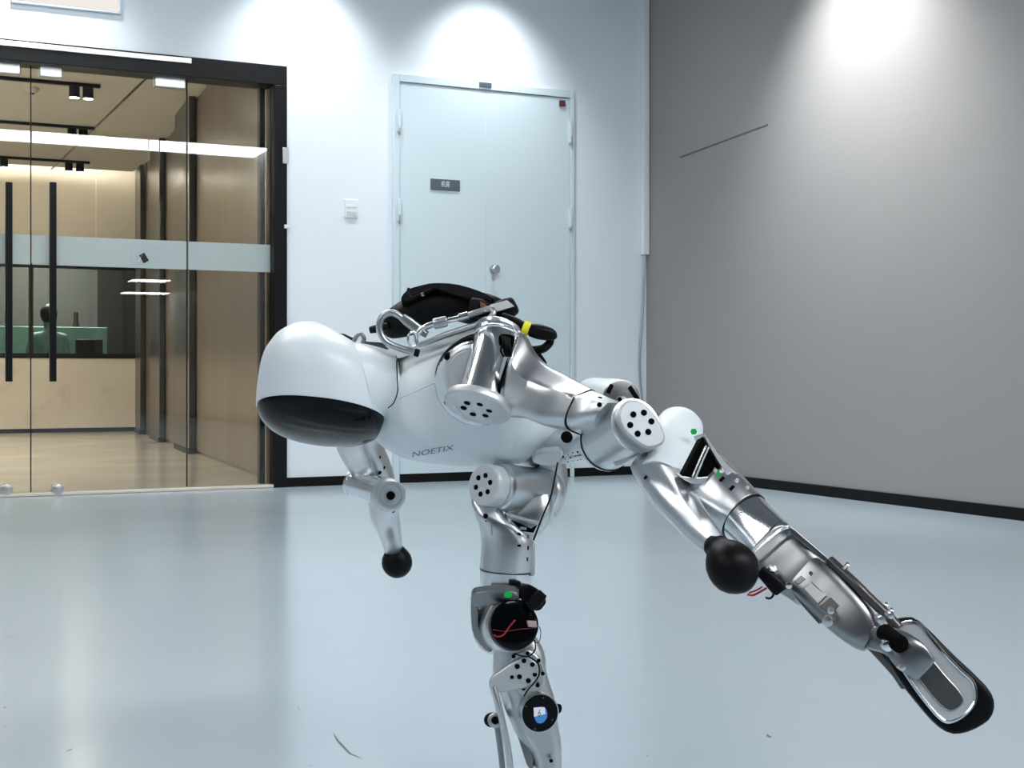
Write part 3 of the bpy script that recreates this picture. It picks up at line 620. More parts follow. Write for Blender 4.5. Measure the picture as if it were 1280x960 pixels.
# ---- near forearm and ball hand
fa = ribs('forearm', [(826, 556, 790, 588, 1.975, 24, 3), (837, 569, 795, 599, 1.965, 27, 3.4), (853, 590, 806, 615, 1.93, 27, 3.6), (866, 608, 822, 636, 1.885, 25, 3.4), (880, 634, 847, 662, 1.825, 22, 3), (896, 658, 868, 682, 1.765, 18, 2.6), (906.5, 673, 883, 692, 1.725, 15.5, 2.2)], M['alu'], RBT, k=5, N=64, ridge=.2, fall=.6)
dot_on(fa, 832.5, 578, .0040); dot_on(fa, 807, 597, .0030)
h0, h1 = P(893.5, 681, 1.725), P(936, 735, 1.675); Lh = (h1 - h0).length
hand = lathe('ball_hand', h0, h1, [(0, .0155), (.06, .0158), (.13, .0185), (.2, .023), (.32, .0282), (.45, .0308), (.56, .0313), (.68, .0298), (.79, .0255), (.88, .0195), (.95, .0125), (1, .004)], M['rubber'], RBT, 48)

# ---- far arm
fu = limb('upper_arm', [(452, 520, 2.48, 26, 24, 3), (446, 546, 2.52, 26, 24, 3), (456, 570, 2.56, 24.5, 24, 3), (466, 590, 2.60, 23, 22, 3), (474, 606, 2.62, 20, 20, 2.8)], M['alu'], RBT, k=4, roll=.5, rounded=.3)
for x, y, r in ((475, 571.5, .0026), (480.5, 584.5, .0034), (474.5, 591, .0042), (437.5, 554.5, .004), (428, 554.5, .0028)):
    dot_on(fu, x, y, r)
g0, g1 = P(437, 603, 2.58), P(490, 618, 2.53)
fm = lathe('elbow_motor', g0, g1, [(0, .020), (.02, .0225), (.05, .0230), (.06, .0205), (.085, .0205), (.1, .0230), (.6, .0255), (.72, .0265), (.9, .0265)], M['chrome'], RBT, 40)
fc = lathe('elbow_cover', P(483, 619, 2.54), P(488.5, 619, 2.50), [(0, .031), (.5, .031), (.8, .0295), (1, .025), (1, .021), (.94, .019)], M['cap'], RBT, 40)
dot('hub_hole', P(488.5, 619.5, 2.4995), eye(P(488, 620, 2.5)), .0078, M['hole'], fc, .002)
ff = limb('forearm', [(482, 622, 2.57, 20, 20, 2.8), (480.5, 640, 2.61, 17, 18, 2.8), (486, 660, 2.69, 14, 15, 2.6), (492, 686, 2.75, 10.8, 12, 2.3), (493.5, 691, 2.76, 10.2, 11, 2)], M['alu'], RBT, k=4, roll=.4, rounded=.3)
for x, y in ((482, 637), (492, 639.5)):
    dot_on(ff, x, y, .0034)
b0, b1 = P(494, 684.5, 2.75), P(498.5, 722, 2.76)
lathe('ball_hand', b0, b1, [(0, .0165), (.08, .0195), (.16, .0235), (.3, .0282), (.45, .0302), (.6, .0298), (.75, .0262), (.87, .0200), (.95, .013), (1, .004)], M['rubber'], RBT, 40)
cyl('far_shoulder', P(470, 500, 2.40), P(458, 515, 2.50), .04, M['alu'], RBT)

# ---- pelvis
pel = limb('pelvis', [(668, 556, 2.27, 26, 40, 2.6), (690, 556, 2.25, 24.5, 42, 2.8), (715, 556, 2.23, 22, 40, 3), (745, 548, 2.2, 22, 38, 3), (775, 530, 2.17, 26, 34, 3)], M['alu'], RBT, k=4, rounded=.3)
plate('pelvis_plate', [(663, 577), (672, 566), (706, 562), (700, 576), (692, 583), (676, 583)], (683, 574, 2.165), Vector((0, -1, -.35)), .02, M['cap'], RBT, .002, 1)
for i, (x, y) in enumerate([(704, 571), (710, 568), (716, 566), (722, 565), (725, 569), (707, 574), (713, 572), (719, 570), (726, 574), (710, 577), (716, 576), (722, 575), (728, 578), (719, 579), (699, 574), (725, 580)]):
    dot_on(pel, x, y, .0010 + .0006 * (i % 3 == 0), name='vent_hole')
q = P(708.5, 546.5, 2.137); lathe('cable_port', q + Vector((0, .01, 0)), q - Vector((0, .006, 0)), [(0, .009), (.8, .009), (1, .006)], M['hole'], pel, 20)
q = P(673, 582, 2.15); dot('bolt_hole', q, eye(q), .002, M['hole'], pel, .004)
h_b, h_f = P(738, 497, 2.26), P(776, 500, 2.15)
hy = lathe('hip_yaw_motor', h_b, h_f, [(0, .026), (.03, .0285), (.05, .0315), (.12, .0325), (.9, .0325), (.97, .031), (1, .030)], M['shell'], RBT, 48)
hfn = (h_f - h_b).normalized()
hc_ = lathe('hip_cover', h_f + hfn * .0002, h_f + hfn * .004, [(0, .0318), (.8, .0312), (1, .030)], M['alu_dark'], hy, 48)
for x, y, dx, dy in ((762.5, 486, -2.6, 5.5), (792, 491, 5, 8)):
    q = ray_plane(x, y, h_f + hfn * .0042, hfn); q1 = ray_plane(x + dx, y + dy, h_f + hfn * .0042, hfn); L1 = (q1 - q); obox('cover_slot', q, L1, L1.cross(hfn).normalized() * .0035, hfn * .0012, M['hole'], hy, .001)
plate('hip_bracket', [(771, 498), (781, 494), (784, 500), (795, 502), (801, 512), (790, 516), (774, 508)], (785, 505, 2.135), Vector((.1, -1, .2)), .02, M['cap'], RBT, .0015, 1)
q = P(774.5, 499, 2.131); dot('bolt_hole', q, eye(q), .0035, M['hole'], RBT, .002)

# ---- raised leg: hip motor, thigh fork, thigh
t_n, t_f = P(824, 600, 1.94), P(853, 526, 2.04)
tm = lathe('hip_motor', t_n, t_f, [(0, .034), (.6, .0365), (.76, .0368), (.8, .0355), (.84, .0355), (.93, .033), (.98, .028), (1, .021), (1.02, .01)], M['shell'], RBT, 56)
q = P(866.5, 539.5, 1.955); lathe('status_light', q, q + eye(q) * .004 + Vector((.002, 0, 0)), [(0, .0046), (.7, .0046), (1, .003)], M['green'], tm, 6)
plate('motor_notch', [(814, 522), (823, 517), (821, 526), (817, 528)], (818, 522, 1.985), Vector((0, -1, 0)), .003, M['hole'], tm, .0005, 0)
th = limb('thigh', [(879, 596, 1.925, 35, 34, 2.8), (886, 604, 1.915, 36.5, 36, 2.7), (898, 618, 1.895, 38, 38, 2.5), (914, 633, 1.875, 37, 37, 2.3), (929, 645.5, 1.86, 34.6, 35, 2.05)], M['alu'], RBT, k=5, N=56)
plate('fork_opening', [(879, 545), (884, 549), (904, 580), (900, 592), (880, 597), (852, 597)], (878, 575, 1.868), Vector((.15, -1, 0)), .02, M['hole'], RBT, .001, 0)
tube('fork_bar', [P(884, 558, 1.866), P(875, 578, 1.864), P(867, 597, 1.862)], .0042, M['chrome'], RBT, N=12)
plate('fork_cheek', [(878.5, 541), (881, 542), (893, 560), (906, 577), (920, 590), (934, 603), (928, 612), (912, 598), (902, 583), (888, 560)], (905, 578, 1.866), Vector((.35, -1, .2)), .03, M['alu'], RBT, .0018, 1)
plate('fork_cheek_edge', [(851, 598), (853, 595), (868, 597.5), (896, 594.5), (907, 590), (912, 597), (900, 606), (868, 606)], (880, 600, 1.867), Vector((.2, -1, -.1)), .03, M['alu'], RBT, .0015, 1)
for x, y, m_ in ((894, 588, 'grey_label'), (898, 591.5, 'green')):
    q = P(x, y, 1.864); obox('connector_pin', q, Vector((.0018, 0, -.0015)), Vector((0, .003, 0)), Vector((.0012, 0, .0022)), M[m_], RBT)
for x, y, mm in ((902.5, 599, 'hole'), (915, 610, 'hole'), (910, 591, 'cap'), (921, 601, 'cap'), (934, 610, 'cap')): box_on('thigh_slot', th, x, y, (.55, -.83), (.0040, .0022), .0012, M[mm])
limb('thigh_seam', [(928.8, 645.3, 1.86, 34.9, 35.3, 2.05), (931, 647.3, 1.858, 34.9, 35.3, 2.05)], M['seam'], th, k=1, N=56)
limb('knee_collar', [(930, 646.5, 1.859, 34, 34.5, 2.1), (942, 658, 1.84, 32.5, 33, 2.2), (955, 670, 1.825, 32, 33, 2.8), (968, 682, 1.81, 32, 33, 3.4)], M['chrome'], RBT, k=4, N=56)
# knee bracket and shin
nb = Vector((-.12, -1, .12))
kb = limb('knee_bracket', [(963, 686, 1.80, 31, 30, 4.5), (968, 690.5, 1.795, 37, 31, 4.5), (982, 701, 1.785, 38, 31, 4.5), (1000, 716, 1.77, 35, 30, 4.5), (1016, 729, 1.76, 33, 28, 4.5)], M['alu_dark'], RBT, k=4, N=48, rounded=.15)
plate('bracket_edge', [(985, 657), (993, 661), (1037, 699), (1040, 706), (1033, 704), (990, 668)], (1012, 682, 1.745), nb, .02, M['alu_dark'], RBT, .001, 0)
tube('bracket_lip', [P(939, 694, 1.752), P(950, 684, 1.75), P(965, 671, 1.748), P(977, 662, 1.747), P(986, 659, 1.747)], .0022, M['chrome'], kb, N=8)
shin = limb('shin', [(1008, 720, 1.762, 29, 26, 4.5), (1026, 736, 1.745, 30, 27, 4.5), (1045, 755, 1.73, 30, 26, 4.5), (1064, 774, 1.715, 28, 24, 4.5), (1080, 790, 1.705, 24, 22, 3.5), (1090, 797, 1.70, 20, 18, 3)], M['alu_dark'], RBT, k=4, N=48)
def inset(nm, pts, mt, h):
    ps = [on_obj(shin, x, y) for x, y in pts]
    if any(p is None for p, _ in ps): return
    n = sum((q for _, q in ps), Vector()).normalized(); a = [p + n * h for p, _ in ps]; b = [p - n * .006 for p, _ in ps]
    vs, fs = rings_mesh([a, b]); mesh_obj(nm, vs, fs, M[mt], shin, bevel=.0012, smooth=False)
for q in (('shin_recess', [(1010, 716), (1024, 703), (1029, 707), (1014, 721)], 'bronze', .0005), ('shin_recess', [(992, 727), (1001, 719), (1008, 724), (998, 732)], 'bronze', .0005), ('shin_block', [(1016, 724), (1040, 705), (1062, 724), (1040, 743)], 'alu_dark', .003),
          ('shin_recess', [(1046, 746), (1066, 729), (1072, 735), (1053, 752)], 'bronze', .0005), ('shin_block', [(1060, 757), (1077, 742), (1088, 753), (1072, 770)], 'alu_dark', .003), ('shin_block', [(1004, 736), (1014, 727), (1034, 745), (1023, 756)], 'alu_dark', .002), ('shin_recess', [(1024, 758), (1038, 746), (1050, 757), (1038, 770)], 'bronze', .0005)):
    inset(*q)
tube('shin_rail', [P(1037, 700, 1.735), P(1066, 727, 1.712), P(1085, 746, 1.70), P(1110, 770, 1.685), P(1124, 785, 1.676)], .0062, M['bronze'], RBT, N=12)
tube('shin_rail', [P(988, 733, 1.745), P(1006, 756, 1.73), P(1026, 778, 1.715)], .0032, M['bronze'], RBT, N=10)
tube('ankle_rod', [P(1070, 787, 1.712), P(1090, 806, 1.706), P(1107, 824, 1.704), P(1122, 841, 1.706), P(1132, 856, 1.71)], .0078, M['bronze'], RBT, N=12)
for x, y, d, r in ((1033, 776, 1.70, .0065), (1037, 763, 1.69, .004)):
    q = P(x, y, d); cyl('shin_bolt', q + Vector((.004, .01, 0)), q - Vector((0, .006, 0)), r, M['alu'] if r < .0085 else M['bronze'], shin, 20)
for x, y in ((1057, 711), (1105, 761), (1112, 768)):
    q = P(x, y, 1.69); cyl('rail_screw', q + Vector((0, .006, 0)), q + Vector((.003, 0, .006)), .003, M['chrome'], shin, 12)
# knee connector with red wires
kc = limb('knee_connector', [(950, 713, 1.742, 7, 7, 4), (962, 724, 1.738, 9, 8, 4), (972, 735, 1.735, 9.5, 8, 4), (976, 740, 1.734, 7, 7, 4)], M['rubber'], RBT, k=2, N=24)
tube('power_wire', [P(934, 743, 1.735), P(941, 744, 1.735), P(948, 741, 1.734), P(958, 735, 1.736)], .0015, M['wire_red'], kc, N=8)
tube('signal_wire', [P(936, 741, 1.737), P(945, 738, 1.736), P(953, 733, 1.736)], .0011, M['wire_red'], kc, N=8)
tube('ground_wire', [P(968, 738, 1.733), P(966, 745, 1.733), P(962, 748, 1.733), P(957, 747, 1.733)], .0015, M['rubber'], kc, N=8)
q = P(963, 712, 1.742); cyl('bracket_bolt', q + Vector((-.006, .006, -.006)), q + Vector((.003, -.006, .003)), .0055, M['chrome'], kb, 16)
q = P(985, 731, 1.745); cyl('bracket_bolt', q + Vector((0, .008, 0)), q - Vector((0, .006, 0)), .0045, M['chrome'], kb, 16)
# raised foot
fn = Vector((-.22, -1, .22)).normalized()
FD = 1.66
fo = plate('foot_sole', [(1127, 771), (1144, 771), (1163, 788), (1190, 816), (1216, 840), (1238, 862), (1245, 880), (1240, 898), (1225, 909), (1206, 917), (1188, 918), (1170, 906), (1150, 883), (1130, 858), (1113, 832), (1101, 806), (1104, 788), (1112, 776)], (1172, 846, FD), fn, .034, M['rubber'], RBT, .006, 1)
fo.modifiers['bevel'].segments = 4
fp = plate('foot_plate', [(1137, 777), (1150, 779), (1163, 796), (1183, 820), (1203, 840), (1217, 852), (1221, 872), (1214, 886), (1202, 897), (1188, 903), (1177, 900), (1160, 881), (1142, 857), (1124, 829), (1114, 806), (1116, 790), (1126, 780)], (1172, 846, FD), fn, .01, M['cap'], RBT, .002, 1, .003)
fp2 = plate('foot_plate_reflection', [(1136, 800), (1152, 806), (1180, 842), (1203, 866), (1206, 880), (1190, 891), (1176, 884), (1150, 852), (1132, 826)], (1172, 846, FD), fn, .006, M['alu_dark'], RBT, .0015, 2, .0045)  # darker metal centre stands in for the dark reflection in the plate
rim_pts = chaikin([(1137, 777), (1150, 779), (1163, 796), (1183, 820), (1203, 840), (1217, 852), (1221, 872), (1214, 886), (1202, 897), (1188, 903), (1177, 900), (1160, 881), (1142, 857), (1124, 829), (1114, 806), (1116, 790), (1126, 780)], 1)
tube('foot_rim', [ray_plane(x, y, P(1172, 846, FD) + fn * .003, fn) for x, y in rim_pts + rim_pts[:1]], .0022, M['chrome'], fp, k=2, N=8)
def fq(x, y, l): return ray_plane(x, y, P(1172, 846, FD) + fn * l, fn)
limb('ankle_bracket', [(1094, 798, 1.695, 15, 14, 3), (1108, 800, 1.675, 17, 15, 3), (1122, 806, 1.66, 19, 13, 3), (1134, 816, 1.648, 22, 10, 3), (1146, 827, 1.643, 21, 8, 3.4), (1156, 836, 1.642, 18, 7, 3.4)], M['alu_dark'], RBT, k=4, rounded=.3)
cyl('ankle_joint', P(1105, 790, 1.672), P(1126, 806, 1.630), .0105, M['hole'], RBT, 24)
cyl('ankle_joint', fq(1143, 829, .004), fq(1143, 829, .030), .0125, M['hole'], RBT, 24)
for x, y, r in ((1109, 807, .0065), (1101, 775, .005), (1113, 769, .004), (1127, 834, .004)):
    q = P(x, y, 1.64); cyl('ankle_bolt', q + Vector((0, .012, 0)), q - Vector((0, .004, 0)), r, M['chrome'] if r > .0055 else M['alu'], RBT, 16)

# ---- standing leg
s_f, s_b = P(604, 606, 2.155), P(684, 616, 2.27); ax_s = (s_f - s_b).normalized()
sm_ = lathe('hip_motor', s_b, s_f, [(0, .036), (.02, .0375), (.10, .0375), (.11, .0365), (.12, .0365), (.13, .0375), (.77, .0375), (.79, .034), (.82, .034)], M['alu'], RBT, 64)
sc_ = lathe('hip_cover', s_f - ax_s * .028, s_f, [(0, .031), (.1, .0325), (.8, .0325), (.95, .0315), (1, .030)], M['cap_light'], RBT, 56)
hole_ring(s_f + ax_s * .0002, ax_s, .0150, .0041, M['hole'], sc_, 6, .3)
limb('outer_hip', [(668, 560, 2.3, 24, 30, 2.6), (682, 585, 2.3, 26, 30, 2.6), (683, 615, 2.3, 25, 28, 2.6), (674, 645, 2.28, 20, 24, 2.6)], M['alu'], RBT, k=4)
ribs('thigh_fork', [(632, 642, 690, 622, 2.215, 22, 4), (630, 648, 690, 640, 2.21, 24, 4), (626, 660, 682, 657, 2.21, 24, 3.5), (618, 674, 664, 674, 2.216, 18, 3)], M['alu'], RBT, k=4, N=48)
stg = ribs('thigh', [(589, 624, 620, 626, 2.192, 12, 3), (589.5, 631, 625, 635, 2.190, 15, 3), (593, 642, 634, 648, 2.189, 20, 2.8), (597.5, 653, 648, 658, 2.193, 25, 2.6), (600.5, 665, 661, 667, 2.198, 29.5, 2.4), (601.5, 678, 667.5, 678, 2.2, 32, 2.3), (600.8, 695, 667, 695, 2.2, 32.5, 2.2), (600, 713, 665, 713, 2.2, 32.5, 2.1)], M['alu'], RBT, k=5, N=64, level=True, sharp=70)
limb('thigh_seam', [(632.4, 712.3, 2.2, 32.8, 32.8, 2.1), (632.3, 713.6, 2.2, 32.8, 32.8, 2.1)], M['seam'], stg, k=1, N=56)
limb('knee_collar', [(632.2, 713.5, 2.2, 32, 32, 2.1), (632, 726, 2.2, 32, 32, 2.05), (631.5, 744, 2.2, 31.5, 31.5, 2)], M['chrome'], RBT, k=2, N=56)
plate('side_flange', [(662, 678), (669.5, 680), (669, 719), (664, 721), (660, 715)], (666, 700, 2.185), Vector((.3, -1, 0)), .03, M['cap'], RBT, .002, 0)
plate('fork_opening', [(638, 649), (664, 660.5), (672, 655.5), (667, 666), (652, 664)], (655, 659, 2.160), Vector((.1, -1, .1)), .003, M['hole'], RBT, .0006, 0)
plate('fork_opening_bar', [(630, 640), (673, 652.5), (671, 656.5), (634, 644.5)], (652, 648, 2.152), Vector((.1, -1, .1)), .004, M['cap'], RBT, .0008, 0)
q = P(654, 660.5, 2.150); obox('connector_pin', q, Vector((.005, 0, -.0005)), Vector((0, .002, 0)), Vector((0, 0, .002)), M['alu'], RBT, .0005)
dot_on(stg, 607, 645, .0040)
dot_on(stg, 607.5, 651.5, .0012)
for x, y in ((649, 667.5), (649, 682), (660, 671), (660, 685), (659, 699)):
    box_on('thigh_slot', stg, x, y, (1, 0), ((.0028 if x < 655 else .0012), (.0018 if x < 655 else .003)), .0008, M['hole'])
box_on('thigh_groove', stg, 614.5, 661, (0, 1), (.010, .0009), .0008, M['alu_dark'])
tube('hip_cable', [P(697, 578, 2.15), P(693, 600, 2.14), P(688, 622, 2.135), P(678, 646, 2.14), P(667, 675, 2.155)], .0014, M['rubber'], RBT, N=8)
# knee
plate('knee_shelf', [(594, 741), (640, 739), (652, 747), (640, 753), (598, 760), (589, 756), (588, 747)], (620, 750, 2.145), Vector((-.05, -1, -.75)), .016, M['alu_dark'], RBT, .002, 1)
q = ray_plane(635, 743.5, P(620, 750, 2.145), Vector((-.05, -1, -.75)).normalized()); lathe('status_light', q - Vector((-.05, -1, -.75)).normalized() * .002, q + Vector((-.05, -1, -.75)).normalized() * .0012, [(0, .0062), (.7, .0062), (1, .005)], M['green'], RBT, 20)
plate('knee_bracket', [(588, 748), (597, 752), (596, 770), (598, 786), (612, 806), (614, 818), (602, 810), (590, 792), (588, 772)], (598, 780, 2.185), Vector((-.3, -1, 0)), .05, M['alu_dark'], RBT, .002, 1)
k_b, k_f = P(622, 786, 2.255), P(643.5, 781, 2.135); ax_k = (k_f - k_b).normalized()
km = lathe('knee_motor', k_b, k_f, [(0, .040), (.04, .0425), (.8, .0425), (.86, .0415), (.88, .0395), (.92, .0395)], M['alu'], RBT, 56)
kcv = lathe('knee_cover', k_f - ax_k * .012, k_f, [(0, .0385), (.6, .0385), (.9, .0375), (1, .035), (1.04, .02)], M['visor'], RBT, 56)
def kq(x, y, l): return ray_plane(x, y, k_f + ax_k * l, ax_k)
tube('power_wire', [kq(617, 793, .002), kq(622, 796, .003), kq(630, 793, .003), kq(637, 783, .003), kq(644, 775, .002)], .0014, M['wire_red'], kcv, N=8)
tube('signal_wire', [kq(616, 787, .002), kq(632, 789, .002), kq(650, 786.5, .002), kq(670, 785, .001)], .0005, M['wire_red'], kcv, N=8)
obox('connector_plug', kq(665, 780, .004), Vector((.0068, 0, -.0004)), ax_k * .003, Vector((-.001, 0, .0050)), material('pale_plug', (.6, .42, .42), .5, var=.2, scale=40), kcv, .001)
for x, y in ((611, 773.5), (619, 801)):
    q = P(x, y, 2.15); cyl('cover_screw', q + Vector((.002, .008, 0)), q - Vector((0, .004, 0)), .0042, M['alu'], kcv, 14); dot('screw_hole', q - Vector((0, .004, 0)), eye(q), .002, M['hole'], kcv, .001, 10)
tube('thin_wire', [kq(674, 783, .0), kq(676, 790, .001), kq(674, 802, .0), kq(668, 803, .0)], .0006, M['rubber'], kcv, N=6)
kcn = plate('knee_connector', [(637, 725.5), (651, 726), (652, 733), (663, 731), (672, 736), (682, 746), (683, 754), (676, 763), (668, 764), (664, 756), (654, 752), (650, 742), (637, 738)], (660, 744, 2.15), Vector((.1, -1, .1)), .03, M['rubber'], RBT, .003, 0)
limb('connector_boot', [(664, 758, 2.14, 6, 7, 4), (671, 750, 2.135, 8.5, 8, 4), (679, 741, 2.135, 6, 7, 4)], M['nylon'], kcn, k=3, N=24)
# shin of the standing leg
shs = limb('shin', [(641, 800, 2.21, 27, 26, 3), (648, 822, 2.205, 33, 24, 3), (650, 842, 2.2, 33, 22, 3), (656, 862, 2.2, 32, 22, 2.8), (664, 884, 2.2, 31, 22, 2.6), (671, 908, 2.2, 27.5, 22, 2.6), (681, 932, 2.2, 21, 20, 2.6), (686, 962, 2.2, 16, 18, 2.6), (690, 990, 2.2, 14, 16, 2.6)], M['alu'], RBT, k=5, N=48)
pk = plate('joint_plate', [(634, 828), (646, 816), (660, 813), (672, 820), (680, 834), (681, 852), (676, 866), (660, 872), (644, 866), (634, 850)], (657, 842, 2.163), Vector((-.05, -1, 0)), .012, M['alu'], RBT, .0015, 2)
for x, y in ((642, 820.5), (659.5, 816.8), (673.3, 825.8), (678.5, 842), (672, 856.8), (654.3, 860.8)):
    q = P(x, y, 2.158); dot('bolt_hole', q, eye(q), .0032, M['hole'], pk, .003)
ck = plate('crank_arm', [(614, 846), (629, 836), (642, 827), (652, 822.5), (662, 822), (671, 829), (673.5, 838), (671, 849), (662, 858.5), (648, 863), (622, 866.5), (612.5, 862), (610.5, 853)], (645, 845, 2.152), Vector((-.05, -1, 0)), .014, M['cap'], RBT, .0025, 1)
for x, y, r in ((655, 826, .0037), (646.5, 833, .0040), (665.5, 830.5, .0038), (649.3, 846, .0039), (668.5, 843, .0037), (660.5, 850.8, .0040), (640, 846.5, .0030)):
    q = P(x, y, 2.1515); dot('bolt_hole', q, eye(q), r, M['hole'], ck, .0015)
tube('joint_cable', [P(668, 800, 2.15), P(669, 812, 2.15), P(660, 820.5, 2.149), P(646, 818, 2.149), P(638, 814, 2.15)], .0011, M['rubber'], RBT, N=8)
tube('joint_cable', [P(661, 821, 2.148), P(672, 829, 2.148), P(674, 842, 2.148), P(668, 853, 2.148), P(661, 861, 2.148), P(655, 870, 2.149)], .0012, M['rubber'], RBT, N=8)
s_c = P(675, 891.5, 2.152); n_s = Vector((.25, -1, .02)).normalized()
hs = lathe('display_housing', s_c - n_s * .035, s_c, [(0, .026), (.3, .0295), (.9, .0308), (1, .0300), (1.01, .0285)], M['alu'], RBT, 56)
lathe('display_glass', s_c - n_s * .002, s_c + n_s * .0015, [(0, .0285), (.7, .0285), (1, .0275)], M['visor'], hs, 48)
def sq(x, y, l=.0018): return ray_plane(x, y, s_c + n_s * l, n_s)
def quad(name, pts, mat, par, l): 
    a = [sq(x, y, l) for x, y in pts]; b = [sq(x, y, l + .0004) for x, y in pts]; vs, fs = rings_mesh([a, b]); return mesh_obj(name, vs, fs, mat, par, smooth=False)
quad('display_icon', chaikin([(666.5, 884), (682, 883), (685, 896), (678, 905), (669, 903)], 1), M['screen_b'], hs, .0018)
quad('display_icon', [(667, 884.5), (681, 884), (682, 892.5), (667.5, 896)], M['screen_w'], hs, .0023)
tv, tf = text_mesh('6'); mesh_obj('display_digit', [sq(674.3 + p.x * 8 + p.y * 1.5, 891.5 - p.y * 13, .0031) for p in tv], tf, M['sign'], hs, smooth=False)
for x, y in ((679, 872.5), (657.5, 883), (668.5, 911), (690.5, 900)):
    q = sq(x, y); dot('display_screw', q, n_s, .0012, M['alu_dark'], hs, .001, 10)
q = P(693, 885, 2.18); cyl('housing_button', q, q + Vector((.0075, -.006, 0)), .0075, M['hole'], RBT, 20)
q = P(689, 951, 2.165); dot('bolt_hole', q, eye(q), .0030, M['hole'], shs, .004)
tube('linkage_rod', [P(616, 858, 2.15), P(623, 882, 2.147), P(630, 912, 2.147), P(636, 945, 2.15), P(642, 1000, 2.17)], .0068, M['alu'], RBT, N=14, flat=.8)
cyl('rod_pivot', P(622, 899, 2.19), P(619, 900.5, 2.152), .0118, M['alu'], RBT, 28); q = P(619, 900.5, 2.1515); dot('pivot_bore', q, eye(q), .0062, M['hole'], RBT, .001); cyl('pivot_spacer', P(617, 899, 2.22), P(613.5, 900, 2.19), .0112, M['seam'], RBT, 24)
tube('linkage_rod', [P(620.5, 902, 2.165), P(624, 925, 2.166), P(627, 950, 2.17), P(632, 1002, 2.19)], .0060, M['alu_dark'], RBT, N=14, flat=.8)
plate('calf_web', [(640, 884), (652, 890), (662, 920), (668, 962), (660, 962), (652, 938), (645, 915)], (655, 925, 2.185), Vector((-.2, -1, 0)), .02, M['alu_dark'], RBT, .002, 1)
limb('ankle_bracket', [(690, 985, 2.2, 14, 16, 3), (685, 1000, 2.2, 18, 18, 3), (680, 1016, 2.2, 26, 20, 3)], M['alu_dark'], RBT, k=3)
def foot(cx, cy):
    c = P(cx, cy, 2.2); vs = []
    for z, s in ((0, .97), (.006, 1), (.022, 1), (.028, .94)):
        vs.append([Vector((c.x + math.copysign(abs(math.cos(t)) ** (2 / 2.6), math.cos(t)) * .10 * s, c.y + math.copysign(abs(math.sin(t)) ** (2 / 2.6), math.sin(t)) * .042 * s, z)) for t in [2 * math.pi * i / 40 for i in range(40)]])
    v, f = rings_mesh(vs); mesh_obj('foot_sole', v, f, M['rubber'], RBT)
    vs = [[Vector((q.x, q.y, q.z)) for q in r] for r in vs[-1:]]
    for z, s in ((.0281, .88), (.036, .86), (.044, .7)):
        vs.append([Vector((c.x + math.cos(t) * .10 * s, c.y + math.sin(t) * .042 * s, z)) for t in [2 * math.pi * i / 40 for i in range(40)]])
    v, f = rings_mesh(vs[1:]); mesh_obj('foot_plate', v, f, M['chrome'], RBT)
foot(668, 1030)
cyl('ankle_post', P(680, 1010, 2.2), P(676, 1032, 2.2), .02, M['alu_dark'], RBT)

# ------------------------------------------------------------------ things fastened to the robot's back
DB = 2.20
pb_ = thing('black_pouch', P(548, 408, DB + .08), 'black nylon and rubber pouch strapped flat on the robot\'s back', 'pouch')
limb('body', [(487, 412, DB + .09, 9, 24, 3), (496, 404, DB + .085, 18, 48, 3), (515, 395, DB + .08, 23, 58, 3), (545, 384, DB + .08, 22, 60, 3), (575, 379, DB + .08, 18, 60, 3), (600, 378, DB + .08, 13, 56, 3), (613, 379, DB + .075, 8, 48, 3)], M['nylon'], pb_, k=4, N=44, rounded=.3)
ld = plate('lid', [(501, 376), (502, 369), (511, 360.5), (525, 356.5), (541, 353), (568, 354), (592, 360.5), (608, 367), (614, 371), (619, 374.5), (600, 375), (575, 371), (555, 364), (542, 360), (533, 364), (520, 372), (505, 378)], (558, 365, DB - .005), Vector((0, -1, .3)), .13, M['nylon'], pb_, .005, 1)
plate('red_label', [(599, 364.5), (607, 367), (614, 370), (614, 375), (606, 374), (598.5, 372)], (606, 370, DB - .0065), Vector((0, -1, .3)), .004, M['tag_red'], ld, .0006, 0)
tube('lid_strap', [P(511, 360, DB - .026), P(510, 366, DB - .028), P(514, 373, DB - .03), P(520, 371, DB - .03), P(530, 366, DB - .03), P(540, 361, DB - .028)], .0022, M['rubber'], pb_, N=8)
q = P(528.5, 368.3, DB - .032); cyl('snap_stud', q + Vector((0, .006, 0)), q - Vector((0, .003, 0)), .0028, M['chrome'], pb_, 14)
limb('strap_loop', [(590, 384, DB - .04, 12, 10, 3), (600, 386, DB - .045, 12.5, 11, 3), (607, 388, DB - .045, 9, 10, 3)], M['nylon'], pb_, k=2, N=28)
plate('strap_label', [(600, 376.5), (607, 380), (610, 388), (604, 392), (601, 384)], (604, 384, DB - .062), Vector((.1, -1, .1)), .004, M['tag_red'], pb_, .0006, 0)
plate('strap_logo', [(604.5, 385.5), (609, 384.5), (611, 388.5), (606, 389.5)], (607, 387, DB - .0645), Vector((.1, -1, .1)), .002, M['white_print'], pb_, .0004, 0)
limb('side_tab', [(463, 412.5, DB + .03, 4.5, 12, 3), (470, 411, DB + .03, 5, 14, 3), (486, 407, DB + .03, 5, 14, 3)], M['nylon'], pb_, k=2, N=20, rounded=.4)
tp_ = thing('tape_roll_grip', P(628, 398, DB + .02), 'black strap grip with a pale grey label lying on the robot\'s back', 'strap')
limb('grip', [(604, 401, DB + .0, 12, 12, 3), (618, 394, DB + .0, 13.5, 14, 3), (632, 387, DB + .0, 14, 14, 3), (643, 381.5, DB + .0, 11, 12, 2.6)], M['nylon'], tp_, k=3, N=32, rounded=.5)
plate('grey_label', [(612, 381), (634, 375), (643, 382.5), (626, 388), (617, 390)], (627, 382, DB - .024), Vector((.05, -1, .25)), .004, M['grey_label'], tp_, .0008, 0)
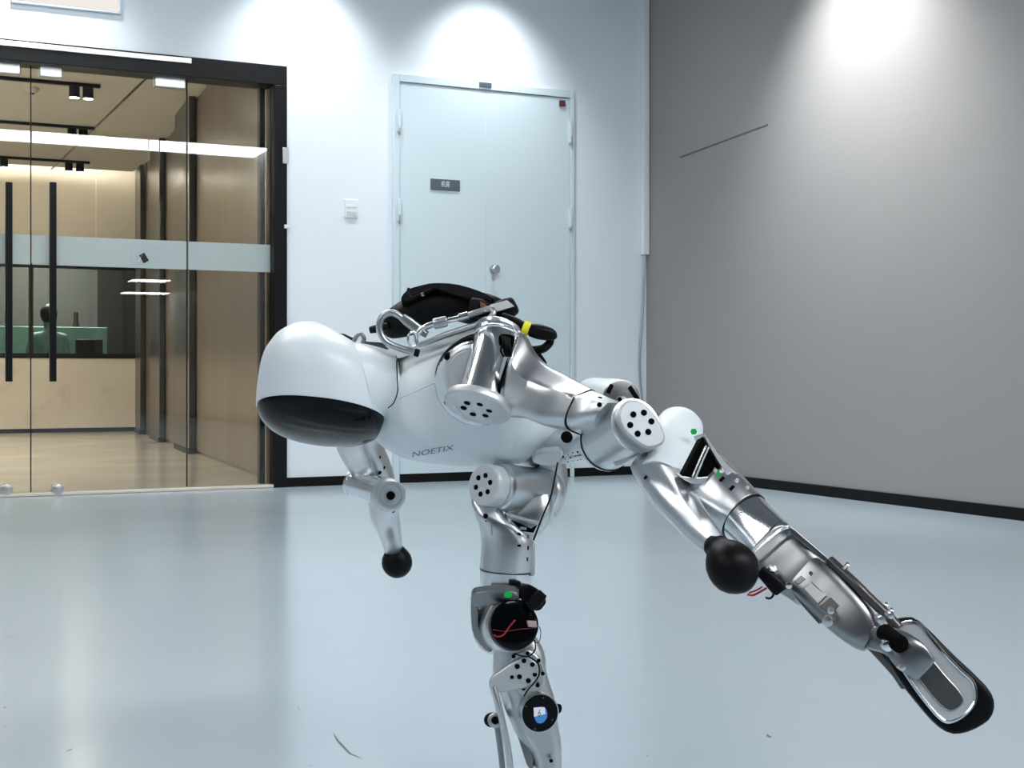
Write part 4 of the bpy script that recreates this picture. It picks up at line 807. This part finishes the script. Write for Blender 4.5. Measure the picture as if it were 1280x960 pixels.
# carabiners
c1 = thing('carabiner', P(500, 430, DB - .03), 'grey hook carabiner standing up at the robot\'s neck, left of the other', 'carabiner', 'steel carabiners on the robot\'s back')
d = DB - .035
tube('hook', [P(521, 441, d), P(511, 438.5, d), P(501, 435.5, d), P(489, 431, d), P(480, 424.5, d), P(475, 415, d), P(474.5, 404, d), P(479, 395, d), P(488, 391, d), P(497, 393.5, d), P(504, 399, d), P(509, 404, d)], 4.3 * S(d), M['zinc'], c1, N=14)
limb('gate_sleeve', [(503, 396.5, d, 5.2, 5.5, 3.5), (509, 401, d, 6.5, 6, 3.5), (522, 411, d, 6.5, 6, 3.5), (528, 416, d, 5.2, 5.5, 3.5)], M['zinc'], c1, k=2, N=24)
limb('gate', [(524, 412.5, d, 4.6, 4.6, 2), (534, 418.5, d, 4.4, 4.4, 2)], M['alu_dark'], c1, k=1, N=20)
cyl('hook_tip', P(518, 440.2, d - .0005), P(524, 441.8, d - .0005), 4.9 * S(d), M['seam'], c1, 20)
c2 = thing('carabiner', P(565, 420, DB - .05), 'silver screw-lock carabiner lying flat on the robot\'s back beside the shoulder', 'carabiner', 'steel carabiners on the robot\'s back')
d = DB - .06
tube('hook', [P(522, 431, d), P(535, 427, d), P(552, 420.5, d), P(575, 412.5, d - .004), P(597, 405.5, d - .008), P(610, 399.5, d - .008), P(616.5, 392.5, d - .006), P(615, 387, d - .002), P(608, 386.5, d), P(598, 390, d), P(585, 394.5, d)], 4.0 * S(d), M['zinc'], c2, N=14)
tube('gate', [P(588, 394, d), P(572, 398, d), P(556, 401.5, d), P(540, 405, d), P(527, 411, d), P(521, 419, d), P(520, 428, d)], 3.5 * S(d), M['chrome'], c2, N=14)
limb('lock_sleeve', [(542, 405, d, 6.3, 6.3, 2.2), (544, 404.6, d, 7, 7, 2.2), (556, 402, d, 7, 7, 2.2), (558.5, 401.4, d, 6.3, 6.3, 2.2)], M['zinc'], c2, k=1, N=28)
limb('gate_collar', [(574, 397.2, d, 5.2, 5.2, 2.2), (585, 394.3, d, 5.2, 5.2, 2.2)], M['chrome'], c2, k=1, N=24)
rg = [P(516 + 6 * math.cos(t), 424 + 9 * math.sin(t), d - .01 + .004 * math.cos(t)) for t in [2 * math.pi * i / 12 for i in range(13)]]
tag(tube('link_ring', rg, 1.7 * S(d), M['chrome'], None, k=3, N=10), 'small shiny steel ring linking the two carabiners at the robot\'s neck', 'ring')
# cable bundle with yellow tie
cbn = thing('cable_bundle', P(670, 425, (DB - .05) - .02), 'bundle of black cables with a yellow tie behind the robot\'s shoulder', 'cable')
for i in range(7):
    a = random.uniform(-4, 4); b_ = random.uniform(-.012, .012)
    tube('cable_strand', [P(628, 396 + a * .6, (DB - .05) + .01 + b_), P(645, 402 + a * .6, (DB - .05) - .0 + b_), P(659, 411 + a, (DB - .05) - .01 + b_), P(676, 414 + a * 1.5, (DB - .05) - .01 + b_), P(687 + (i % 3), 420 + a * 1.5, (DB - .05) - .008 + b_), P(688 - i % 2, 428 + a, (DB - .05) + b_), P(678, 436 + a * .7, (DB - .05) + b_), P(664, 437 + a * .4, (DB - .05) + .004 + b_)], .0042, M['rubber'], cbn, N=10)
limb('cable_sleeve', [(662, 412.5, (DB - .05) - .015, 8, 9, 2.4), (674, 415, (DB - .05) - .015, 9.5, 10, 2.4), (688, 418, (DB - .05) - .015, 8, 9, 2.4), (692, 422, (DB - .05) - .012, 5, 6, 2.2)], M['rubber'], cbn, k=3, N=24)
limb('cable_tie', [(654, 408.8, (DB - .05) - .014, 8.6, 9.6, 2.4), (662, 412, (DB - .05) - .015, 8.9, 9.8, 2.4)], M['yellow'], cbn, k=1, N=28)
tube('cable_strand', [P(664, 437, (DB - .05)), P(671, 440, (DB - .05) - .004), P(677, 447, (DB - .05) - .006), P(682, 455, (DB - .05) - .008)], .003, M['rubber'], cbn, N=8)
